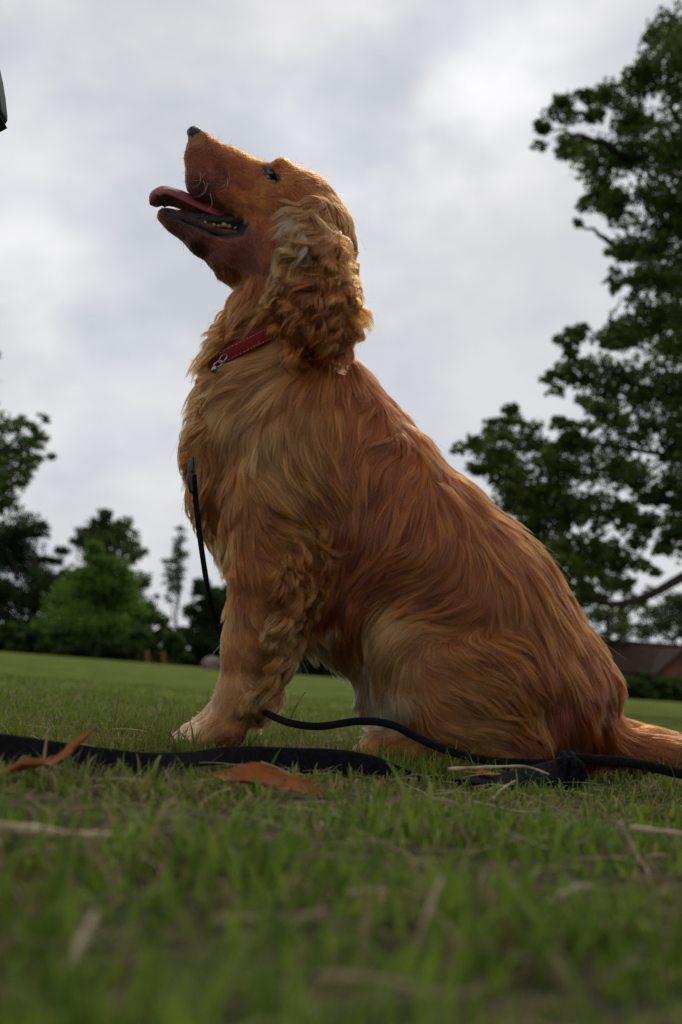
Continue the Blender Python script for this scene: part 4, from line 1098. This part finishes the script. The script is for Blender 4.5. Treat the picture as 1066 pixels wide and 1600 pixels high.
# jaw lip rolls (soft black edge)
lip = catmull([P3(266, 334, 20), P3(290, 345, 25), P3(325, 360, 29), P3(355, 368, 34), P3(377, 363, 39), P3(386, 346, 41)], 24)
for s in (1, -1):
    L_ = lip.copy(); L_[:, 1] = D + (L_[:, 1] - D) * s
    rr = np.interp(np.linspace(0, 1, 24), [0, .5, 1], [1.6, 3.6, 1.2]) * S * (1 + .2 * np.sin(np.arange(24) * 1.9))
    np_mesh('lip', *tube(L_, rr, 8), M_lip, dog, smooth_=True)
# whiskers
wr = np.random.default_rng(8)
for i in range(10):
    s = 1 if i < 7 else -1
    x0, y0 = wr.uniform(312, 362), wr.uniform(262, 302)
    a = P3(x0, y0, 38 * s); ang = wr.uniform(.9, 2.6); Lw = wr.uniform(24, 44)
    b = P3(x0 + math.cos(ang) * Lw * .5, y0 + math.sin(ang) * Lw * .5, (38 + 14) * s); c = P3(x0 + math.cos(ang + .5) * Lw * .95, y0 + math.sin(ang + .5) * Lw * .95, (38 + 18) * s)
    np_mesh('whisker', *tube(catmull([a, b, c], 8), np.linspace(.00016, .00005, 8), 4), M_thread, dog, smooth_=True)

# ------------------------------------------------------------------ collar
def collar():
    A, B = P3(356, 566), P3(552, 488)
    cen = (A + B) / 2; u = (A - B) / np.linalg.norm(A - B); v = np.array([0, 1.0, 0]); w = np.cross(u, v); w /= np.linalg.norm(w)
    root = empty('collar', cen); tag(root, 'red stitched leather collar round the dog neck under its ear', 'collar')
    n = 96; th = np.arange(n) / n * 2 * math.pi
    ctr = np.array([cen + u * math.cos(t) * .0625 + v * math.sin(t) * .056 for t in th])
    # let the band sit on the body: push out to the skin
    for _ in range(6):
        val, G = sdf_at(ctr, Fd_bare); rad = ctr - cen; rad /= np.linalg.norm(rad, axis=1)[:, None]
        ctr = ctr + rad * np.clip(.0035 - val, -.01, .01)[:, None]
    k = np.array([.25, .5, .25])
    for _ in range(8): ctr = .25 * np.roll(ctr, 1, 0) + .5 * ctr + .25 * np.roll(ctr, -1, 0)
    rad = ctr - cen; rad /= np.linalg.norm(rad, axis=1)[:, None]
    hw, tk = .0070, .0012
    prof = [(-hw, -tk), (-hw, tk * .5), (-hw * .86, tk), (0, tk * 1.25), (hw * .86, tk), (hw, tk * .5), (hw, -tk)]
    V = np.concatenate([ctr[:, None] + w * p[0] + rad[:, None] * p[1] for p in prof], 1).reshape(-1, 3)
    m = len(prof)
    F = [(i * m + j, i * m + (j + 1) % m, ((i + 1) % n) * m + (j + 1) % m, ((i + 1) % n) * m + j) for i in range(n) for j in range(m)]
    band = np_mesh('band', V, F, M_leather, root, smooth_=True)
    parts = []
    fine = np.array([catmull(np.vstack([ctr, ctr[:2]]), 800)]).reshape(-1, 3)
    for e in (-1, 1):
        for i in range(0, 780, 7):
            c = fine[i:i + 5]; r1 = c - cen; r1 /= np.linalg.norm(r1, axis=1)[:, None]
            parts.append(tube(c + w * e * hw * .74 + r1 * (tk * 1.25 + .0001), .00028, 4))
    tag(np_mesh('stitching', *join_geo(parts), M_thread, root), kind='stuff')
    # ring and snap hook at the throat side
    def ring(c, R1, r1, ax1, ax2):
        t = np.linspace(0, 2 * math.pi, 25)
        return tube(np.array([c + ax1 * math.cos(q) * R1 + ax2 * math.sin(q) * R1 for q in t]), r1, 8, cap=False)
    j = int(np.argmin(np.linalg.norm(project(ctr) - np.array([362, 562]), axis=1) + (ctr[:, 1] > D) * 999))
    c0 = ctr[j] + rad[j] * .004
    a1 = (P3(350, 575, 60) - P3(362, 560, 60)); a1 /= np.linalg.norm(a1); a2 = np.cross(a1, rad[j]); a2 /= np.linalg.norm(a2)
    np_mesh('ring', *ring(c0 + a1 * .005, .0052, .0008, a1, a2), M_metal, root, smooth_=True)
    np_mesh('hook', *ring(c0 + a1 * .0125, .0042, .0009, a1, rad[j] * .6 + a2 * .8), M_metal, root, smooth_=True)
    P = [c0 + a1 * .015, c0 + a1 * .019, c0 + a1 * .023]
    np_mesh('swivel', *tube(P, [.0022, .003, .0015], 8), M_metal, root, smooth_=True)
    return root
collar()

# ------------------------------------------------------------------ leash
def ribbon(top, bot, thick=.0016, n=60):
    """woven strap from its top and bottom edges"""
    A, B = catmull(top, n), catmull(bot, n)
    T = np.gradient((A + B) / 2, axis=0); W = A - B
    Nn = np.cross(T, W); Nn /= np.linalg.norm(Nn, axis=1)[:, None] + 1e-9
    rows = []
    for q, o in [(0, 0), (.08, 1), (.3, .85), (.5, .95), (.7, .85), (.92, 1), (1, 0), (.92, -1), (.5, -.95), (.08, -1)]:
        rows.append(B + (A - B) * q + Nn * thick / 2 * o)
    m = len(rows); V = np.stack(rows, 1).reshape(-1, 3)
    F = [(i * m + j, i * m + (j + 1) % m, (i + 1) * m + (j + 1) % m, (i + 1) * m + j) for i in range(n - 1) for j in range(m)]
    F += [(0, 1, m - 2, m - 1), ((n - 1) * m, (n - 1) * m + 1, n * m - 2, n * m - 1)]
    return V, np.array(F)
lroot = empty('leash', (at(300, 1190, .95)[0], .95, 0)); tag(lroot, 'black webbing dog leash trailing across the grass from the dog chest', 'leash')
def E(L): return [at(p[0], p[1] - 4, p[2]) for p in L]
np_mesh('strap', *ribbon(E([(-120, 1143, .80), (0, 1150, .82), (80, 1161, .84), (160, 1172, .86), (230, 1180, .88), (300, 1178, .92), (360, 1170, .96), (450, 1172, 1.0), (540, 1176, 1.02), (600, 1190, 1.04), (640, 1208, 1.05), (690, 1218, 1.04), (742, 1224, 1.02)]),
                         E([(-120, 1190, .80), (0, 1197, .815), (80, 1208, .835), (160, 1217, .855), (230, 1214, .875), (300, 1203, .905), (360, 1200, .955), (450, 1211, 1.0), (540, 1219, 1.02), (600, 1224, 1.04), (640, 1227, 1.05), (690, 1228, 1.04), (742, 1232, 1.02)])), M_web, lroot, smooth_=True)
np_mesh('strap_loop', *ribbon(E([(735, 1216, 1.02), (780, 1212, 1.03), (830, 1200, 1.05), (880, 1188, 1.07)]), E([(735, 1226, 1.0), (780, 1236, 1.01), (830, 1237, 1.03), (880, 1226, 1.06)]), n=30), M_web, lroot, smooth_=True)
np_mesh('cord', *tube(catmull(E([(366, 1092, 1.27), (392, 1106, 1.25), (424, 1122, 1.17), (455, 1134, 1.13), (500, 1139, 1.125), (560, 1131, 1.12), (610, 1136, 1.115), (655, 1158, 1.11), (700, 1177, 1.10), (760, 1192, 1.095), (820, 1196, 1.09), (880, 1196, 1.085)]), 60), np.interp(np.linspace(0, 1, 60), [0, .1, 1], [.0038, .0034, .0036]), 10, flat=.55), M_web, lroot, smooth_=True)
np_mesh('cord', *tube(catmull(E([(890, 1188, 1.085), (930, 1191, 1.08), (980, 1195, 1.07), (1030, 1205, 1.06), (1090, 1218, 1.05), (1200, 1235, 1.02)]), 40), .0044, 10, flat=.55), M_web, lroot, smooth_=True)
# knot: two wraps of the cord round a folded loop
kc = at(884, 1206, 1.075); parts = []
V, F = lump(kc, 1, 4, 14, .06, (.0115, .009, .0145)); parts.append((V, F))
for k_, (tilt, off) in enumerate([(.25, -.004), (.1, .004), (1.35, 0)]):
    t = np.linspace(0, 2 * math.pi, 26)
    if k_ < 2: P = np.array([kc + np.array([off + math.sin(q) * tilt * .006, math.cos(q) * .0100, math.sin(q) * .0142]) for q in t])
    else: P = np.array([kc + np.array([math.cos(q) * .0145, math.cos(q) * .004 - .006, math.sin(q) * .010]) for q in t])
    parts.append(tube(P, .0034, 8, flat=.8))
np_mesh('knot', *join_geo(parts), M_web, lroot, smooth_=True)
# thin line hanging from the chest to behind the foreleg, with its metal end
np_mesh('line', *tube(catmull([P3(303, 742, 60), P3(307, 790, 62), P3(314, 850, 62), P3(324, 915, 60), P3(334, 960, 36), P3(345, 992, 25), P3(356, 1030, 0), P3(366, 1070, -20), P3(372, 1095, -20)], 60), np.interp(np.linspace(0, 1, 60), [0, .3, 1], [.0030, .0026, .0036]), 8, flat=.5), M_web, lroot, smooth_=True)
np_mesh('clip', *tube(catmull([P3(301, 715, 62), P3(298, 735, 66), P3(297, 752, 67), P3(300, 770, 66)], 14), np.interp(np.linspace(0, 1, 14), [0, .25, .6, 1], [.0014, .0030, .0034, .0022]), 10), mat('gunmetal', (.04, .04, .045), .4, .4, metal=.6), lroot, smooth_=True)

# ------------------------------------------------------------------ handle poking in at the left edge
def handle():
    root = empty('black_case', at(-60, 120, 1.1)); tag(root, 'black rounded plastic case poking in at the top left edge', 'case')
    # rounded box with a curved outer side, seen only at its right edge
    prof = [(-14, 78), (-8, 105), (-4, 130), (-1, 158), (-1, 166), (-3.5, 170)]
    R_ = [at(px, py, 1.1) for px, py in prof]
    rows = []
    for sgn, yy, inset in [(1, 0, 6), (1, .006, 0), (1, .03, 0), (1, .036, 6)]:
        rows.append([p + np.array([-inset * .00055, yy, 0]) for p in R_])
    left = [[p + np.array([-.07, yy, 0]) for p in R_] for yy in (.036, 0)]
    rows += left
    V = np.array(rows); a, b = V.shape[:2]; V = V.reshape(-1, 3)
    F = [(i * b + j, i * b + j + 1, ((i + 1) % a) * b + j + 1, ((i + 1) % a) * b + j) for i in range(a) for j in range(b - 1)]
    F += [(0 * b + e, 1 * b + e, 2 * b + e, 3 * b + e) for e in (0, b - 1)] + [(3 * b + e, 4 * b + e, 5 * b + e, 0 * b + e) for e in (0, b - 1)]
    np_mesh('shell', V, F, M_plastic, root)
    A = np.array([at(-70, 184, 1.1), at(-5, 170.5, 1.1), at(-1, 178, 1.1), at(-70, 215, 1.1)])
    V = np.vstack([A + [0, .006, 0], A + [0, .03, 0]])
    np_mesh('end_cap', V, [(0, 1, 2, 3), (7, 6, 5, 4), (0, 4, 5, 1), (1, 5, 6, 2), (2, 6, 7, 3), (3, 7, 4, 0)], M_plastic, root)
handle()

# ------------------------------------------------------------------ fallen leaves and straws
def dead_leaf(label, mid, wmax, Y, curl, seed, group='fallen orange leaves'):
    """blade from its midrib (px,py,dY) with half width wmax in px across"""
    r = np.random.default_rng(seed)
    n = 26; M_ = catmull([at(p[0], p[1], Y + p[2]) for p in mid], n); t = np.linspace(0, 1, n)
    T = np.gradient(M_, axis=0); T /= np.linalg.norm(T, axis=1)[:, None]
    side = np.cross(T, np.array(curl[1], float)); side /= np.linalg.norm(side, axis=1)[:, None]; nn = np.cross(side, T)
    w = np.sin(t ** .75 * math.pi) ** .75 * wmax * Y / FPX; w *= 1 + .05 * np.sin(t * 11 + seed)
    m = 9; rows = []
    for k in range(m):
        s = (k - (m - 1) / 2) / ((m - 1) / 2)
        bend = curl[0] * s * s * w + .0008 * np.sin(t * 12 + s * 3) - .0010 * np.cos(t * 17 + seed) * abs(s) + .0005 * np.cos((t * 9 - abs(s) * 1.6) * 6.28)
        rows.append(M_ + side * (s * w * (1 - .25 * abs(s) * abs(curl[0])))[:, None] + nn * bend[:, None])
    V = np.stack(rows, 1).reshape(-1, 3)
    F = [(i * m + j, i * m + j + 1, (i + 1) * m + j + 1, (i + 1) * m + j) for i in range(n - 1) for j in range(m - 1)]
    V2 = V + np.array([0, .0003, .0003]); nV = len(V)
    F2 = [(a + nV, d + nV, c + nV, b + nV) for a, b, c, d in F]
    rt = empty('fallen_leaf', V.mean(0)); tag(rt, label, 'leaf', group)
    np_mesh('blade', np.vstack([V, V2]), F + F2, M_dead, rt, smooth_=True)
    st = [M_[0] - T[0] * .008 + [0, 0, .001], M_[0], M_[n // 2], M_[-1]]
    np_mesh('midrib', *tube(catmull(st, 16), np.linspace(.0009, .0003, 16), 6), M_dead, rt, smooth_=True)
dead_leaf('long orange curled leaf lying over the black strap at the left edge', [(-110, 1222, 0), (0, 1208, 0), (40, 1201, 0), (90, 1188, 0), (125, 1160, .01), (149, 1137, .015)], 13, .74, (.5, (0, -.35, 1)), 3)
dead_leaf('broad orange brown leaf lying flat on the grass in front of the strap', [(332, 1212, 0), (380, 1218, -.004), (430, 1227, -.008), (480, 1238, -.01), (508, 1249, -.01)], 24, .80, (.6, (0.05, -.8, 1)), 4)
dead_leaf('small rusty leaf fragment in the grass below the dog belly leash', [(742, 1168 + 40, 0), (760, 1209, 0), (775, 1212, 0)], 7, 1.02, (.3, (0, -.5, 1)), 5)
def straw(label, pts, rad, seed=1):
    P = catmull([at(p[0], p[1] - (12 if rad > .001 else 0), p[2]) for p in pts], 26); rad *= 1.25
    r = np.random.default_rng(seed)
    o = np_mesh('straw', *tube(P, np.linspace(rad, rad * .5, 26) * (1 + .15 * np.sin(np.arange(26) * .9)), 8, flat=.6), M_straw, origin=P.mean(0), smooth_=True)
    tag(o, label, 'straw', 'dry straws on the lawn')
straw('pale straw lying level at the left edge below the orange leaf', [(-60, 1300, .50), (30, 1308, .50), (110, 1318, .51), (200, 1322, .52), (272, 1342, .53)], .0022)
straw('blurred upright straw nearest the camera at lower left', [(60, 1640, .30), (95, 1560, .30), (125, 1490, .31), (150, 1440, .32)], .0022)
straw('blurred straw standing left of the crossed ones', [(640, 1560, .36), (655, 1490, .365), (672, 1430, .37), (690, 1385, .38)], .0014)
straw('level straw crossed by a slanting one at lower centre', [(600, 1436, .45), (700, 1438, .45), (800, 1443, .45), (925, 1434, .46)], .0012)
straw('slanting straw crossing the level one at lower centre', [(820, 1452, .44), (870, 1415, .45), (905, 1398, .46), (930, 1400, .46)], .0013)
straw('long slanting straw near the right edge', [(968, 1298, .60), (990, 1340, .59), (1015, 1380, .57), (1045, 1420, .55)], .0014)
straw('straw lying level at the right edge above the slanting one', [(985, 1306, .62), (1030, 1311, .62), (1110, 1322, .62)], .0014)
straw('thin pale stalk rising behind the dog foreleg', [(452, 1128, 1.35), (462, 1105, 1.35), (474, 1085, 1.35), (478, 1081, 1.35)], .0007)
straw('thin straw arching over the black loop left of the knot', [(700, 1214, .97), (760, 1211, .97), (820, 1210, .97), (858, 1222, .97)], .0011)
straw('short bright straw lying slanting below the black loop', [(770, 1262, .88), (785, 1245, .89), (805, 1232, .90)], .0012)
